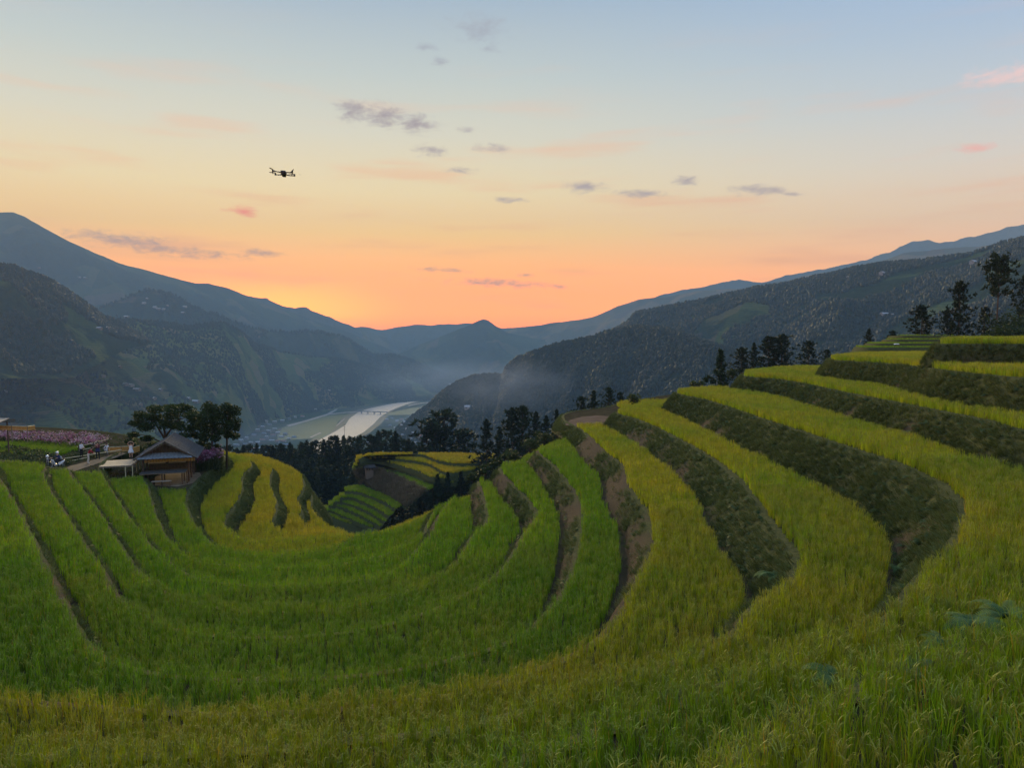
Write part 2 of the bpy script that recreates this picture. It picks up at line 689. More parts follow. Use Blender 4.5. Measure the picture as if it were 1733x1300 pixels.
M_far = hill_mat('far_ridge', (0.04, 0.05, 0.04), (0.06, 0.07, 0.04), 0.2, 0.0015)
M_leftmt = hill_mat('left_mountain', (0.022, 0.034, 0.022), (0.036, 0.055, 0.026), 0.45, 0.003, seed=2)
M_rightmt = hill_mat('right_mountain', (0.05, 0.055, 0.035), (0.10, 0.09, 0.05), 0.6, 0.003, seed=3)
M_slope = hill_mat('field_slope', (0.02, 0.034, 0.018), (0.075, 0.105, 0.032), 0.72, 0.0065, terr=1.5, soil=(0.16, 0.12, 0.065), seed=4, bscale=0.08)
M_wood = hill_mat('wooded_slope', (0.018, 0.030, 0.016), (0.06, 0.085, 0.03), 0.38, 0.006, terr=1.5, seed=6, bscale=0.09)
M_dense = hill_mat('dense_wood_slope', (0.016, 0.026, 0.016), (0.028, 0.044, 0.02), 0.15, 0.005, seed=8, bscale=0.09)

loft('far_mountain', [(500, 562, 6000), (560, 556, 6000), (610, 553, 6000), (645, 558, 6000), (685, 552, 6000), (705, 549, 6000), (730, 551, 6000),
                      (760, 548, 6000), (800, 548, 6000), (850, 556, 6000), (900, 552, 6000), (960, 548, 6000), (1020, 545, 6000)],
     [(480, 5350, -300), (760, 5350, -300), (1040, 5350, -300)], M_far, 160, 40, seed=31, back=0.4)
loft('far_mountain', [(1100, 505, 5700), (1150, 492, 5700), (1200, 482, 5700), (1250, 474, 5700), (1290, 478, 5700), (1330, 465, 5700), (1400, 455, 5700),
                      (1440, 446, 5700), (1470, 438, 5700), (1520, 420, 5700), (1545, 410, 5700), (1570, 404, 5700), (1590, 411, 5700), (1610, 408, 5700),
                      (1650, 400, 5700), (1690, 388, 5700), (1733, 380, 5700), (1900, 340, 5700)],
     [(1050, 4950, -100), (1400, 4950, 0), (1950, 4950, 100)], M_far, 240, 50, seed=33, back=0.4)
loft('far_ridge', [(280, 482, 5200), (400, 498, 5200), (450, 506, 5200), (485, 519, 5280), (500, 522, 5280), (512, 519, 5280), (540, 531, 5360), (600, 553, 5520),
                   (650, 570, 5680), (700, 590, 5840)], [(320, 4565, -300), (600, 4897, -300), (730, 5395, -300)], M_far, 200, 50, seed=35, back=0.4)
loft('left_mountain', [(-320, 290, 4000), (-150, 335, 4100), (0, 359, 4250), (22, 358, 4265), (42, 366, 4280), (70, 384, 4300), (120, 410, 4350), (200, 444, 4450), (280, 466, 4550),
                       (330, 480, 4625), (352, 479, 4650), (385, 488, 4725), (430, 508, 4800), (480, 523, 4900), (540, 545, 5050), (600, 568, 5200), (660, 592, 5350), (710, 612, 5450)],
     [(-400, 1600, -200), (0, 1900, -250), (250, 2400, -290), (450, 3000, -295), (600, 3800, -295), (690, 4700, -295), (740, 5100, -295)], M_leftmt, 420, 130, seed=37, jag=0.6, back=0.4)
loft('peaked_hill', [(620, 622, 5300), (700, 588, 5000), (745, 570, 4900), (790, 552, 4800), (811, 542, 4800), (818, 540, 4800), (826, 542, 4800), (838, 551, 4800), (858, 563, 4800),
                     (900, 572, 4750), (960, 580, 4700), (1030, 590, 4600)],
     [(660, 4100, -295), (790, 3750, -295), (900, 3700, -295), (1000, 3700, -280), (1080, 3700, -260)], M_leftmt, 260, 80, seed=41, jag=0.25)
loft('right_mountain', [(830, 568, 5285), (870, 556, 5155), (930, 548, 5025), (980, 541, 4895), (1010, 534, 4830), (1045, 519, 4765), (1080, 508, 4700), (1130, 501, 4570), (1180, 493, 4440),
                        (1250, 489, 4245), (1330, 474, 4050), (1400, 461, 3920), (1480, 445, 3790), (1530, 428, 3725), (1600, 421, 3660), (1700, 414, 3595), (1950, 370, 3400)],
     [(800, 4300, -295), (950, 4000, -290), (1060, 3300, -250), (1300, 2600, -120), (1950, 2200, 0)], M_rightmt, 400, 110, seed=43, jag=0.7, back=0.4)
loft('valley_spur', [(150, 530, 3000), (200, 508, 3100), (235, 494, 3150), (262, 491, 3170), (290, 499, 3200), (330, 518, 3250), (375, 536, 3300), (430, 556, 3450), (480, 562, 3600), (540, 560, 3750),
                     (575, 568, 3850), (620, 592, 4050), (660, 612, 4150)],
     [(100, 2450, -150), (250, 2600, -220), (420, 2950, -285), (560, 3450, -295), (680, 3850, -295)], M_leftmt, 240, 60, seed=45)
loft('valley_spur', [(540, 632, 3850), (590, 608, 3950), (640, 600, 4050), (665, 600, 4080), (700, 611, 4120), (740, 630, 4180), (800, 652, 4260)],
     [(560, 3350, -295), (700, 3600, -295), (820, 3850, -295)], M_wood, 160, 50, seed=47)
LEFT_FIELD = loft('left_hillside', [(-260, 520, 1700), (-60, 552, 1900), (60, 552, 2000), (150, 541, 2150), (230, 541, 2300), (280, 546, 2400), (320, 553, 2500), (348, 548, 2560), (378, 545, 2620), (402, 557, 2700), (432, 581, 2850),
                                    (480, 597, 3100), (530, 604, 3280), (580, 608, 3430), (620, 618, 3560), (680, 638, 3750), (755, 664, 3950)],
                  [(-380, 800, -150), (-100, 850, -170), (150, 950, -210), (300, 1400, -275), (395, 2050, -294), (438, 2480, -295), (490, 2780, -295), (570, 3100, -295), (650, 3330, -296), (770, 3650, -297)], M_slope, 460, 150, seed=49, jag=0.5, gully=0.6)
LEFT_NEAR = loft('left_hillside', [(-320, 395, 1500), (-100, 432, 1580), (0, 449, 1620), (22, 452, 1640), (45, 462, 1660), (80, 474, 1700), (112, 494, 1750), (150, 520, 1800), (172, 536, 1850), (215, 556, 1900)],
                 [(-420, 800, -140), (0, 1150, -60), (120, 1350, -70), (215, 1700, -20), (260, 1850, -10)], M_wood, 240, 90, seed=51, jag=0.5)
RIGHT_FAR = loft('right_hillside', [(960, 600, 2000), (1010, 575, 1950), (1058, 549, 1900), (1075, 531, 1900), (1130, 520, 1850), (1200, 507, 1800), (1280, 488, 1750), (1340, 479, 1700), (1400, 466, 1650), (1450, 453, 1600),
                                    (1480, 449, 1600), (1560, 442, 1550), (1640, 431, 1500), (1700, 412, 1450), (1733, 406, 1420), (1980, 360, 1250)],
                 [(940, 1500, -240), (1100, 1200, -190), (1300, 950, -120), (1500, 750, -70), (1750, 560, -30), (2050, 430, 0)], M_wood, 420, 140, seed=53, jag=0.5, gully=0.7)
RIGHT_NEAR = loft('wooded_spur', [(670, 728, 1780), (700, 705, 1740), (722, 690, 1700), (748, 666, 1650), (772, 650, 1600), (800, 640, 1550), (830, 637, 1500), (851, 637, 1480), (857, 625, 1450), (872, 611, 1430), (900, 599, 1400),
                                  (950, 583, 1380), (1000, 573, 1350), (1040, 562, 1320), (1080, 556, 1300), (1130, 560, 1250), (1200, 584, 1150), (1280, 612, 1080)],
                  [(680, 1560, -294), (790, 1250, -250), (900, 1080, -205), (1000, 930, -175), (1100, 830, -150), (1300, 760, -120)], M_dense, 360, 110, seed=55, jag=0.35, gully=0.6)

# valley floor with fields
M_floor = hill_mat('valley_fields', (0.03, 0.045, 0.022), (0.04, 0.065, 0.025), 0.8, 0.006, soil=(0.07, 0.06, 0.04), seed=9)
g = np.linspace(0, 1, 60)
vv = [(-2500 + 5000 * a, 900 + 5500 * b, -292.0) for a in g for b in g]
fl = pydata('valley_floor', vv, grid_faces(60, 60), M_floor)
tag(fl, kind='structure')
ZF = -292.0


def ribbon(name, left, right, z, mat, sub=6, label=None, cat=None, kind='structure'):
    a = np.array([tuple(at(x, y, z)) for x, y in left])
    b = np.array([tuple(at(x, y, z)) for x, y in right])
    n = max(len(a), len(b)) * sub

    def rs(p):
        t = np.linspace(0, len(p) - 1, n)
        return np.stack([np.interp(t, np.arange(len(p)), p[:, k]) for k in range(3)], 1)
    A, B = rs(a), rs(b)
    v = np.concatenate([A, B])
    f = [(i, i + 1, n + i + 1, n + i) for i in range(n - 1)]
    o = pydata(name, v, f, mat)
    return tag(o, label, cat, kind=kind)


M_river, nt_, p_ = new_mat('muddy_river')
_n = nt_.nodes.new('ShaderNodeTexNoise')
_n.inputs['Scale'].default_value = 0.02
_g = nt_.nodes.new('ShaderNodeNewGeometry')
nt_.links.new(_g.outputs['Position'], _n.inputs['Vector'])
_b = nt_.nodes.new('ShaderNodeBump')
_b.inputs['Strength'].default_value = 0.15
_n2 = nt_.nodes.new('ShaderNodeTexNoise')
_n2.inputs['Scale'].default_value = 0.4
nt_.links.new(_g.outputs['Position'], _n2.inputs['Vector'])
nt_.links.new(_n2.outputs[0], _b.inputs['Height'])
nt_.links.new(_b.outputs[0], p_.inputs['Normal'])
_r = nt_.nodes.new('ShaderNodeValToRGB')
_r.color_ramp.elements[0].color = (0.40, 0.34, 0.27, 1)
_r.color_ramp.elements[1].color = (0.50, 0.43, 0.35, 1)
nt_.links.new(_n.outputs[0], _r.inputs[0])
nt_.links.new(_r.outputs[0], p_.inputs['Base Color'])
p_.inputs['Roughness'].default_value = 0.7
p_.inputs['Specular IOR Level'].default_value = 0.12
M_sand = pm('sand_bank', (0.2, 0.17, 0.13), (0.28, 0.24, 0.19), 0.02, coords='Generated')
M_asph = pm('road_concrete', (0.22, 0.21, 0.2), (0.3, 0.29, 0.27), 0.05)
M_emb = pm('embankment', (0.035, 0.05, 0.025), (0.06, 0.07, 0.04), 0.05)
M_greenfield = pm('valley_paddy', (0.028, 0.075, 0.012), (0.045, 0.09, 0.018), 0.02)
RIVL = [(470, 800), (540, 745), (570, 729), (585, 719), (592, 708), (606, 698), (622, 692), (650, 686), (672, 682), (700, 678)]
RIVR = [(526, 800), (586, 747), (615, 732), (632, 718), (643, 706), (661, 695), (675, 689), (685, 685.5), (698, 681.5), (710, 679)]
ribbon('embankment', [(x - 14 if x < 660 else x - 5, y) for x, y in RIVL], [(x + 12 if x < 660 else x + 4, y) for x, y in RIVR], ZF + 0.4, M_emb)
ribbon('river', RIVL, RIVR, ZF + 0.8, M_river)
ribbon('paddy_field', [(470, 745), (468, 728), (488, 720), (520, 711), (548, 704), (575, 702)], [(545, 742), (560, 732), (568, 722), (572, 714), (580, 706), (592, 702)], ZF + 0.6, M_greenfield)
ribbon('paddy_field', [(650, 703), (662, 698), (680, 694), (700, 690)], [(700, 702), (710, 698), (715, 694), (722, 690)], ZF + 0.6, M_greenfield)
ribbon('road', [(484, 720), (510, 713.5), (535, 706), (552, 701), (565, 694), (574, 687)], [(490, 722), (514, 715), (538, 708), (556, 702.4), (569, 695), (577, 687)], ZF + 1.2, M_asph)
ribbon('road', [(552, 701), (580, 697.8), (610, 696), (630, 693)], [(552, 702.6), (580, 699.4), (610, 697.2), (631, 694)], ZF + 1.3, M_asph)
ribbon('road', [(690, 686), (700, 684), (715, 681.6), (735, 680)], [(692, 687.6), (702, 685.2), (716, 682.8), (736, 681)], ZF + 1.2, M_asph)
ribbon('road', [(524, 740), (530, 737), (541, 732)], [(527, 741), (533, 738), (544, 733)], ZF + 1.2, M_asph)
ribbon('road', [(568, 721), (576, 714), (582, 709)], [(570.5, 721), (578, 714), (584, 709)], ZF + 1.2, M_asph)

# bridge across the river
_a, _b = at(612, 700.5, ZF), at(644, 701.5, ZF)
br = empty('road_bridge', (_a + _b) / 2, 0, 'low concrete road bridge crossing the muddy river in the valley', 'bridge')
_d = (_b - _a)
_L = _d.length
br.rotation_euler.z = math.atan2(_d.y, _d.x)
M_conc = pm('grey_concrete', (0.20, 0.20, 0.20), (0.28, 0.27, 0.26), 0.2)
MB().box((0, 0, 9), (_L + 60, 8, 1.6)).build('deck', M_conc, br)
for s in (-1, 1):
    MB().box((0, s * 3.8, 10.4), (_L + 60, 0.4, 1.2)).build('railing', M_conc, br)
for i in range(4):
    x = -_L / 2 + _L * i / 3
    MB().box((x, 0, 4), (2.2, 6, 8.4)).build('pier', M_conc, br)

# ---- the hillside the terraces stand on, falling away to the valley
CTRL = [(0, -60, -12), (0, 0, -21), (-40, 20, -21), (40, 20, -22), (-80, 30, -20), (90, 20, -16), (-20, 60, -20), (-8, 62, -20.5), (0, 60, -21), (-30, 85, -20.5), (-45, 95, -20),
        (15, 85, -20), (-10, 80, -25), (-14, 112, -35), (-25, 150, -47), (-10, 190, -53), (-40, 180, -53), (20, 110, -24), (45, 100, -9.5), (56, 100, -4.5), (70, 100, -2.2),
        (64, 130, -3), (72, 110, -1.5), (95, 110, 3), (90, 75, -2), (56, 140, -7), (47, 130, -7.5), (37, 120, -8), (27, 97, -8.5), (16, 120, -13), (10, 140, -19), (4, 150, -25), (0, 165, -31),
        (-9, 170, -36), (-20, 230, -52), (-5, 260, -56), (-70, 280, -53), (-93, 260, -53), (-45, 270, -54), (-60, 100, -25), (-90, 150, -44), (-150, 200, -60), (-60, 200, -53),
        (0, 420, -98), (-150, 400, -100), (150, 400, -75), (0, 800, -200), (-450, 800, -210), (420, 700, -120), (0, 1350, -310), (-700, 1300, -310), (700, 1000, -170), (140, 200, -5), (230, 150, 18)]
_c = np.array(CTRL, float)


def _phi(r):
    return r


_K = _phi(np.linalg.norm(_c[:, None, :2] - _c[None, :, :2], axis=2))
_A = np.block([[_K, np.c_[np.ones(len(_c)), _c[:, :2]]], [np.c_[np.ones(len(_c)), _c[:, :2]].T, np.zeros((3, 3))]])
_w = np.linalg.solve(_A, np.r_[_c[:, 2], 0, 0, 0])


def near_z(x, y):
    x, y = np.asarray(x, float), np.asarray(y, float)
    r = np.sqrt((x[..., None] - _c[:, 0]) ** 2 + (y[..., None] - _c[:, 1]) ** 2)
    return r @ _w[:len(_c)] + _w[-3] + _w[-2] * x + _w[-1] * y


nU, nV = 200, 260
yy = -60 + 1410 * np.linspace(0, 1, nV) ** 2.0
uu = np.linspace(-1, 1, nU)
Xg = uu[:, None] * (90 + 0.85 * np.maximum(yy[None], 0))
Yg = np.repeat(yy[None], nU, 0)
Zg = near_z(Xg, Yg)
Zg += fbm(Xg / 18, Yg / 18, 4, 3) * np.clip((Yg - 80) / 120, 0, 1) * 2.5
M_ground = pm('scrub_ground', (0.035, 0.048, 0.022), (0.07, 0.062, 0.035), 0.25, 1.0, 0.6, coords='Object', bdist=0.3)
gr = pydata('hillside_ground', np.stack([Xg, Yg, Zg], 2).reshape(-1, 3), grid_faces(nU, nV), M_ground, smooth=True)
tag(gr, kind='structure')

# ================================================================== rice terraces
# Every terrace is a level step: (name, ground height below the eye, rim line). A rim point is (px, py) of the ground edge,
# (px, py, 1) of the rice tops there, or ('p', X, Y) a place in plan.
RICE_H = 0.56
SKYLINE = np.array([(540, 872), (612, 893), (680, 872), (745, 845), (785, 830), (812, 815), (850, 790), (880, 766), (910, 746), (950, 733), (985, 716), (1030, 704), (1062, 676), (1150, 648), (1260, 623), (1420, 595)])
ZT = dict(D=-5.45, E=-7.2, F=-8.45, G=-9.5, H=-10.4, I=-11.2, J=-12.0, K=-12.9, L=-13.8, M=-14.8, N=-15.8, O=-16.7, P=-17.4)


def back(k, nose):
    """far side of the spur: the rim turns back behind the nose, steeply stacked"""
    z = ZT[k]
    kk = 'DEFGHIJKLMNOP'.index(k)
    out = [('p', 140, 112 + kk * 7), ('p', 60, 110 + kk * 6)]
    for px in range(1240, nose, -45):
        sy = np.interp(px, SKYLINE[:, 0], SKYLINE[:, 1]) + 3
        D = min(-(z + 0.66) * F / (sy - 575) * 0.975, 80 + kk * 2.5)
        out.append(('p', (px - 866.5) / F * D, D))
    return out


T = [
    ('A', -0.33, [('p', 128.3, 55), ('p', 91.67, 87.08), ('p', 56.83, 84.33), ('p', 41.25, 67.83), ('p', 33.92, 56.83), ('p', 30.07, 52.25), ('p', 33, 50.42), ('p', 40.33, 49.04), ('p', 51.33, 44), ('p', 60.5, 31.17), ('p', 58.67, 7.333), ('p', 41.25, -11), ('p', 0, -20.17), ('p', -55, -22.92)]),
    ('B', -2.0, [('p', 127.3, 72.73), ('p', 90.91, 94.55), ('p', 50, 96.36), ('p', 40.91, 88.18), ('p', 34.09, 78.18), (1404, 609.5), (1450, 613), (1513, 617), (1617, 630), (1733, 641), ('p', 28.18, 28.18), ('p', 30, 18.18), ('p', 26.36, 6.364), ('p', 16.36, 0.4545), ('p', 5.455, 0.9091), ('p', -2.727, 1.273), ('p', -12.73, 0), ('p', -36.36, 0)]),
    ('C', -3.9, [('p', 133.2, 90.37), ('p', 95.12, 106.5), ('p', 45.66, 104.6), ('p', 38.05, 98.93), ('p', 29.49, 89.41), (1260, 637.5), (1325, 644), (1443, 668), (1548, 689), (1650, 709), (1733, 730), ('p', 23.3, 23.78), ('p', 22.83, 17.12), ('p', 18.07, 11.7), ('p', 11.41, 10.08), (1733, 1080), (1600, 1112), (1400, 1180), (1220, 1285), ('p', 0.4756, 5.707), ('p', -3.805, 4.946), ('p', -9.512, 4.28), ('p', -20.93, 1.902), ('p', -42.8, 2.854)]),
    ('D', -5.45, back('D', 1150) + [(1144, 665), (1200, 680), (1290, 711), (1381, 741), (1508, 784), (1575, 813), (1609, 840), (1622, 872), (1605, 928), (1541, 982), (1480, 1008, 1), (1380, 1042, 1), (1200, 1105, 1), (1000, 1170, 1), (800, 1235, 1), (600, 1280, 1), (300, 1310, 1), ('p', -4.228, 7.141), ('p', -8.457, 8.081), ('p', -15.97, 8.457), ('p', -28.19, 9.397), ('p', -56.38, 13.16)]),
    ('E', -7.2, back('E', 1048) + [(1042, 700), (1080, 712), (1140, 741), (1211, 784), (1254, 822), (1292, 877), (1330, 925), (1340, 950), (1328, 985), (1266, 1029), (1225, 1042, 1), (1150, 1075, 1), (1000, 1123, 1), (800, 1174, 1), (600, 1202, 1), (300, 1222, 1), (0, 1220, 1), ('p', -14.4, 13.89), ('p', -25.71, 16.97), ('p', -61.71, 28.8)]),
    ('F', -8.45, [('p', 149.7, 130.5), ('p', 64.18, 126.2), ('p', 32.09, 119.8), ('p', 18.18, 104.8), ('p', 11.77, 91.99), ('p', 6.418, 85.03), ('p', 5.348, 78.08), (984, 730), (1003, 748), (1024, 769), (1050, 791), (1059, 826), (1085, 861), (1097, 906), (1094, 940), (1062, 1008), (1000, 1053, 1), (900, 1097, 1), (800, 1127, 1), (650, 1152, 1), (450, 1166, 1), (250, 1163, 1), (100, 1152, 1), (0, 1143, 1), ('p', -16.04, 19.79), ('p', -27.81, 29.95), ('p', -48.13, 47.06), ('p', -80.22, 64.18)]),
    ('G', -9.5, back('G', 912) + [(908, 764), (936, 791), (955, 817), (974, 845), (979, 874), (977, 906), (967, 960), (938, 1017), (870, 1052, 1), (760, 1085, 1), (600, 1110, 1), (400, 1117, 1), (250, 1104, 1), (170, 1075, 1), (120, 1030), (83, 960), (40, 875), (0, 809), ('p', -39.09, 55.37), ('p', -52.11, 62.97), ('p', -86.86, 73.83)]),
    ('H', -10.4, back('H', 852) + [(848, 791), (866, 823), (891, 848), (905, 868), (902, 885), (886, 903), (840, 950, 1), (750, 1000, 1), (620, 1038, 1), (450, 1053, 1), (300, 1040, 1), (220, 1003, 1), (174, 960), (125, 889), (75, 809), ('p', -38.35, 60.13), ('p', -42.25, 62.4), ('p', -52, 67.17), ('p', -86.67, 78)]),
    ('I', -11.2, back('I', 816) + [(811, 815), (815, 842), (821, 872), (818, 893), (797, 910), (760, 945, 1), (680, 985, 1), (550, 1010, 1), (420, 1012, 1), (300, 990, 1), (240, 950, 1), (200, 915), (156, 848), (122, 809), ('p', -38.02, 62.89), ('p', -42, 65.05), ('p', -51.69, 70), ('p', -86.15, 81.85)]),
    ('J', -12.0, back('J', 775) + [(768, 835, 1), (738, 880), (728, 906), (704, 930), (650, 955, 1), (550, 970, 1), (430, 972, 1), (340, 962, 1), (265, 933), (234, 895), (197, 840), (174, 803), ('p', -38.89, 69.64), ('p', -40.71, 74.46), ('p', -42.86, 82.5), ('p', -48.21, 92.14), ('p', -64.29, 100.7), ('p', -96.43, 102.9)]),
    ('K', -12.9, back('K', 750) + [(742, 848, 1), (712, 890, 1), (680, 912, 1), (640, 927, 1), (540, 942, 1), (420, 943, 1), (340, 935, 1), (291, 918), (262, 861), (247, 816), ('p', -36.14, 70.36), ('p', -37.31, 76.76), ('p', -39.98, 84.22), ('p', -45.84, 93.82), ('p', -63.97, 103.4), ('p', -95.95, 106.6)]),
    ('L', -13.8, back('L', 620) + [(612, 894, 1), (560, 915, 1), (450, 925, 1), (380, 918, 1), (342, 903), (322, 868), (319, 840), (345, 806), (374, 786), ('p', -33.97, 87.05), ('p', -38.22, 92.35), ('p', -45.65, 97.66), ('p', -63.69, 106.2), ('p', -95.54, 110.4)]),
    ('M', -14.8, back('M', 590) + [(580, 896, 1), (520, 901, 1), (430, 906, 1), (388, 897), (384, 880), (398, 860), (410, 838), (413, 806), ('p', -30.23, 85.63), ('p', -33.83, 91.97), ('p', -44.4, 100.4), ('p', -63.43, 108.9), ('p', -95.14, 114.2)]),
    ('N', -15.8, back('N', 575) + [(540, 890, 1), (495, 893, 1), (463, 892), (467, 875), (470, 850), (460, 830), ('p', -26.93, 81.65), ('p', -30.22, 91.19), ('p', -42.42, 103.9), ('p', -63.62, 112.4), ('p', -95.44, 118.8)]),
    ('O', -16.7, back('O', 560) + [(530, 886, 1), (511, 880), (512, 868), (505, 848), ('p', -22.98, 80.84), ('p', -26.59, 91.48), ('p', -38.29, 106.4), ('p', -63.82, 115.9), ('p', -95.73, 123.4)]),
    ('P', -17.4, back('P', 540) + [('p', -20.16, 74.27), ('p', -22.28, 81.7), ('p', -27.59, 93.37), ('p', -42.44, 110.3), ('p', -95.49, 125.2)]),
]
CLOSE = {'default': [(-140, 20), (-140, -70), (170, -70), (170, 60)]}


def rim_plan(z, pts):
    out = []
    for p in pts:
        if p[0] == 'p':
            out.append((p[1], p[2]))
        else:
            q = at(p[0], p[1], z + (RICE_H if len(p) == 3 else 0.0))
            out.append((q.x, q.y))
    return np.array(out)


def catmull(p, step=0.4):
    """smooth curve through plan points, evenly resampled"""
    q = np.vstack([2 * p[0] - p[1], p, 2 * p[-1] - p[-2]])
    out = []
    for i in range(1, len(q) - 2):
        p0, p1, p2, p3 = q[i - 1:i + 3]
        d1 = max(np.linalg.norm(p1 - p0), 1e-3) ** 0.5
        d2 = max(np.linalg.norm(p2 - p1), 1e-3) ** 0.5
        d3 = max(np.linalg.norm(p3 - p2), 1e-3) ** 0.5
        m1 = (p2 - p1) + d2 * ((p1 - p0) / d1 - (p2 - p0) / (d1 + d2))
        m2 = (p2 - p1) + d2 * ((p3 - p2) / d3 - (p3 - p1) / (d2 + d3))
        n = max(4, int(np.linalg.norm(p2 - p1) / 0.25))
        t = np.linspace(0, 1, n, endpoint=False)[:, None]
        out.append((2 * t ** 3 - 3 * t ** 2 + 1) * p1 + (t ** 3 - 2 * t ** 2 + t) * m1 + (-2 * t ** 3 + 3 * t ** 2) * p2 + (t ** 3 - t ** 2) * m2)
    out.append(q[-2:-1])
    c = np.vstack(out)
    s = np.r_[0, np.cumsum(np.linalg.norm(np.diff(c, axis=0), axis=1))]
    n = int(s[-1] / step)
    t = np.linspace(0, s[-1], n)
    return np.stack([np.interp(t, s, c[:, 0]), np.interp(t, s, c[:, 1])], 1)


def normals2(c):
    d = np.gradient(c, axis=0)
    d /= np.maximum(np.linalg.norm(d, axis=1, keepdims=True), 1e-6)
    return np.stack([d[:, 1], -d[:, 0]], 1)      # right of the direction of travel


M_soil = pm('paddy_soil', (0.045, 0.038, 0.022), (0.07, 0.055, 0.03), 1.2, 0.95, 0.4)
M_soil.node_tree.nodes['Principled BSDF'].inputs['Specular IOR Level'].default_value = 0.0
M_bank = None


def bank_material():
    """earth bank: cut grass over brown soil, bare in places"""
    m, nt, p = new_mat('terrace_bank')
    N, L = nt.nodes, nt.links
    p.inputs['Roughness'].default_value = 1.0
    p.inputs['Specular IOR Level'].default_value = 0.05
    tc = N.new('ShaderNodeTexCoord')

    def noise(s, d=5):
        n = N.new('ShaderNodeTexNoise')
        n.inputs['Scale'].default_value = s
        n.inputs['Detail'].default_value = d
        L.new(tc.outputs['Object'], n.inputs['Vector'])
        return n.outputs[0]
    r1 = N.new('ShaderNodeValToRGB')
    for e, (q, c) in zip(r1.color_ramp.elements, [(0.35, (0.04, 0.05, 0.019, 1)), (0.65, (0.08, 0.086, 0.034, 1))]):
        e.position, e.color = q, c
    L.new(noise(6), r1.inputs[0])
    r2 = N.new('ShaderNodeValToRGB')
    for e, (q, c) in zip(r2.color_ramp.elements, [(0.35, (0.048, 0.037, 0.024, 1)), (0.65, (0.085, 0.066, 0.044, 1))]):
        e.position, e.color = q, c
    L.new(noise(9), r2.inputs[0])
    at_ = N.new('ShaderNodeAttribute')
    at_.attribute_name = 'bare'
    mx = N.new('ShaderNodeMix')
    mx.data_type = 'RGBA'
    L.new(at_.outputs['Fac'], mx.inputs[0])
    L.new(r1.outputs[0], mx.inputs[6])
    L.new(r2.outputs[0], mx.inputs[7])
    L.new(mx.outputs[2], p.inputs['Base Color'])
    bp = N.new('ShaderNodeBump')
    bp.inputs['Strength'].default_value = 0.9
    bp.inputs['Distance'].default_value = 0.08
    L.new(noise(14, 6), bp.inputs['Height'])
    L.new(bp.outputs[0], p.inputs['Normal'])
    return m


M_bank = bank_material()
RIM = {}
BATTER = dict(A=0.7, B=0.75, C=0.9, D=1.15, E=1.35, F=1.05, G=1.0)


def bare_at(x, y, t, name, bias=0.0):
    """how bare of grass the bank is (x, y plan, t 0 rim .. 1 foot)"""
    b = {'F': 0.34, 'E': -0.02, 'G': 0.26, 'H': 0.26, 'I': 0.26, 'J': 0.26, 'D': -0.22, 'A': -0.3, 'B': -0.3, 'C': -0.25}.get(name, -0.2) + bias
    v = fbm(x * 0.22, y * 0.22, 3, 71) * 0.9 + fbm(x * 0.9, y * 0.9, 2, 72) * 0.35 + b + (t - 0.6) * 0.55
    v = v - 0.7 * (np.asarray(y) > 64)
    return np.clip(v * 2.2 + 0.3, 0, 1)


def make_terrace(name, z, rim, znext, close, objname='rice_terrace', batter=0.9, label=None, wob=0.10, step=0.4):
    c = catmull(rim, step)
    n = normals2(c)
    s = np.arange(len(c)) * step
    c = c + n * (fbm(s / 2.2, s * 0 + abs(z) * 3.1, 3, 61) * wob)[:, None]
    out = n                                                 # travel keeps the terrace on its left, the drop on its right
    poly = np.vstack([c, np.array(close, float)])
    # flat bed of the field
    me_v = [(x, y, z) for x, y in poly]
    bed = pydata(objname, me_v, [tuple(range(len(me_v)))], M_soil)
    if bed.data.polygons[0].normal.z < 0:
        bed.data.flip_normals()
    tag(bed, label, kind='structure')
    # battered bank below the rim
    dz = z - znext + 0.12
    vd = -c / np.maximum(np.linalg.norm(c, axis=1, keepdims=True), 1e-3)
    fc = np.clip((np.sum(out * vd, 1) + 0.40) / 0.60, 0, 1)
    fc = fc * fc * (3 - 2 * fc)
    if name in 'GHIJ':
        fc = np.where(c[:, 0] < -6, fc * 0.3, fc)
    k_ = np.ones(41) / 41
    fc = np.convolve(np.pad(fc, 20, mode='edge'), k_, 'valid')
    run = dz * (0.22 + (BATTER.get(name, 0.9) - 0.22) * fc)          # steep where the hollow is tight, easier on the open flanks
    rows = 9
    tt = np.linspace(0, 1, rows)
    V = np.zeros((len(c), rows, 3))
    for j, t in enumerate(tt):
        rough_ = fbm(s / 0.7, s * 0 + t * 6, 3, 63) * 0.10 * (0.3 + t)
        bulge = 0.10 * math.sin(math.pi * t)
        w = run * t + bulge + rough_ * (t > 0)
        V[:, j, :2] = c + out * w[:, None]
        V[:, j, 2] = z - dz * t + (0.03 if j == 0 else 0)
    # small earth lip along the rim
    lip = np.zeros((len(c), 1, 3))
    lip[:, 0, :2] = c - out * 0.30
    lip[:, 0, 2] = z + 0.05
    V = np.concatenate([lip, V], 1)
    b = pydata('bank', V.reshape(-1, 3), grid_faces(len(c), rows + 1), M_bank, bed, smooth=True)
    a = b.data.attributes.new('bare', 'FLOAT', 'POINT')
    ba = np.zeros(V.shape[:2])
    for j in range(rows + 1):
        ba[:, j] = bare_at(V[:, j, 0], V[:, j, 1], max(0, (j - 1) / (rows - 1)), name)
    a.data.foreach_set('value', ba.astype(np.float32).ravel())
    RIM[name] = dict(c=c, out=out, z=z, dz=dz, poly=poly, V=V, run=run)
    return bed


LABEL_T = {'A': 'highest terrace at the right edge'}
for i, (nm, z, pts) in enumerate(T):
    zn = T[i + 1][1] if i + 1 < len(T) else z - 3.0
    rim = rim_plan(z, pts)
    close = CLOSE['default']
    make_terrace(nm, z, rim, zn, close)

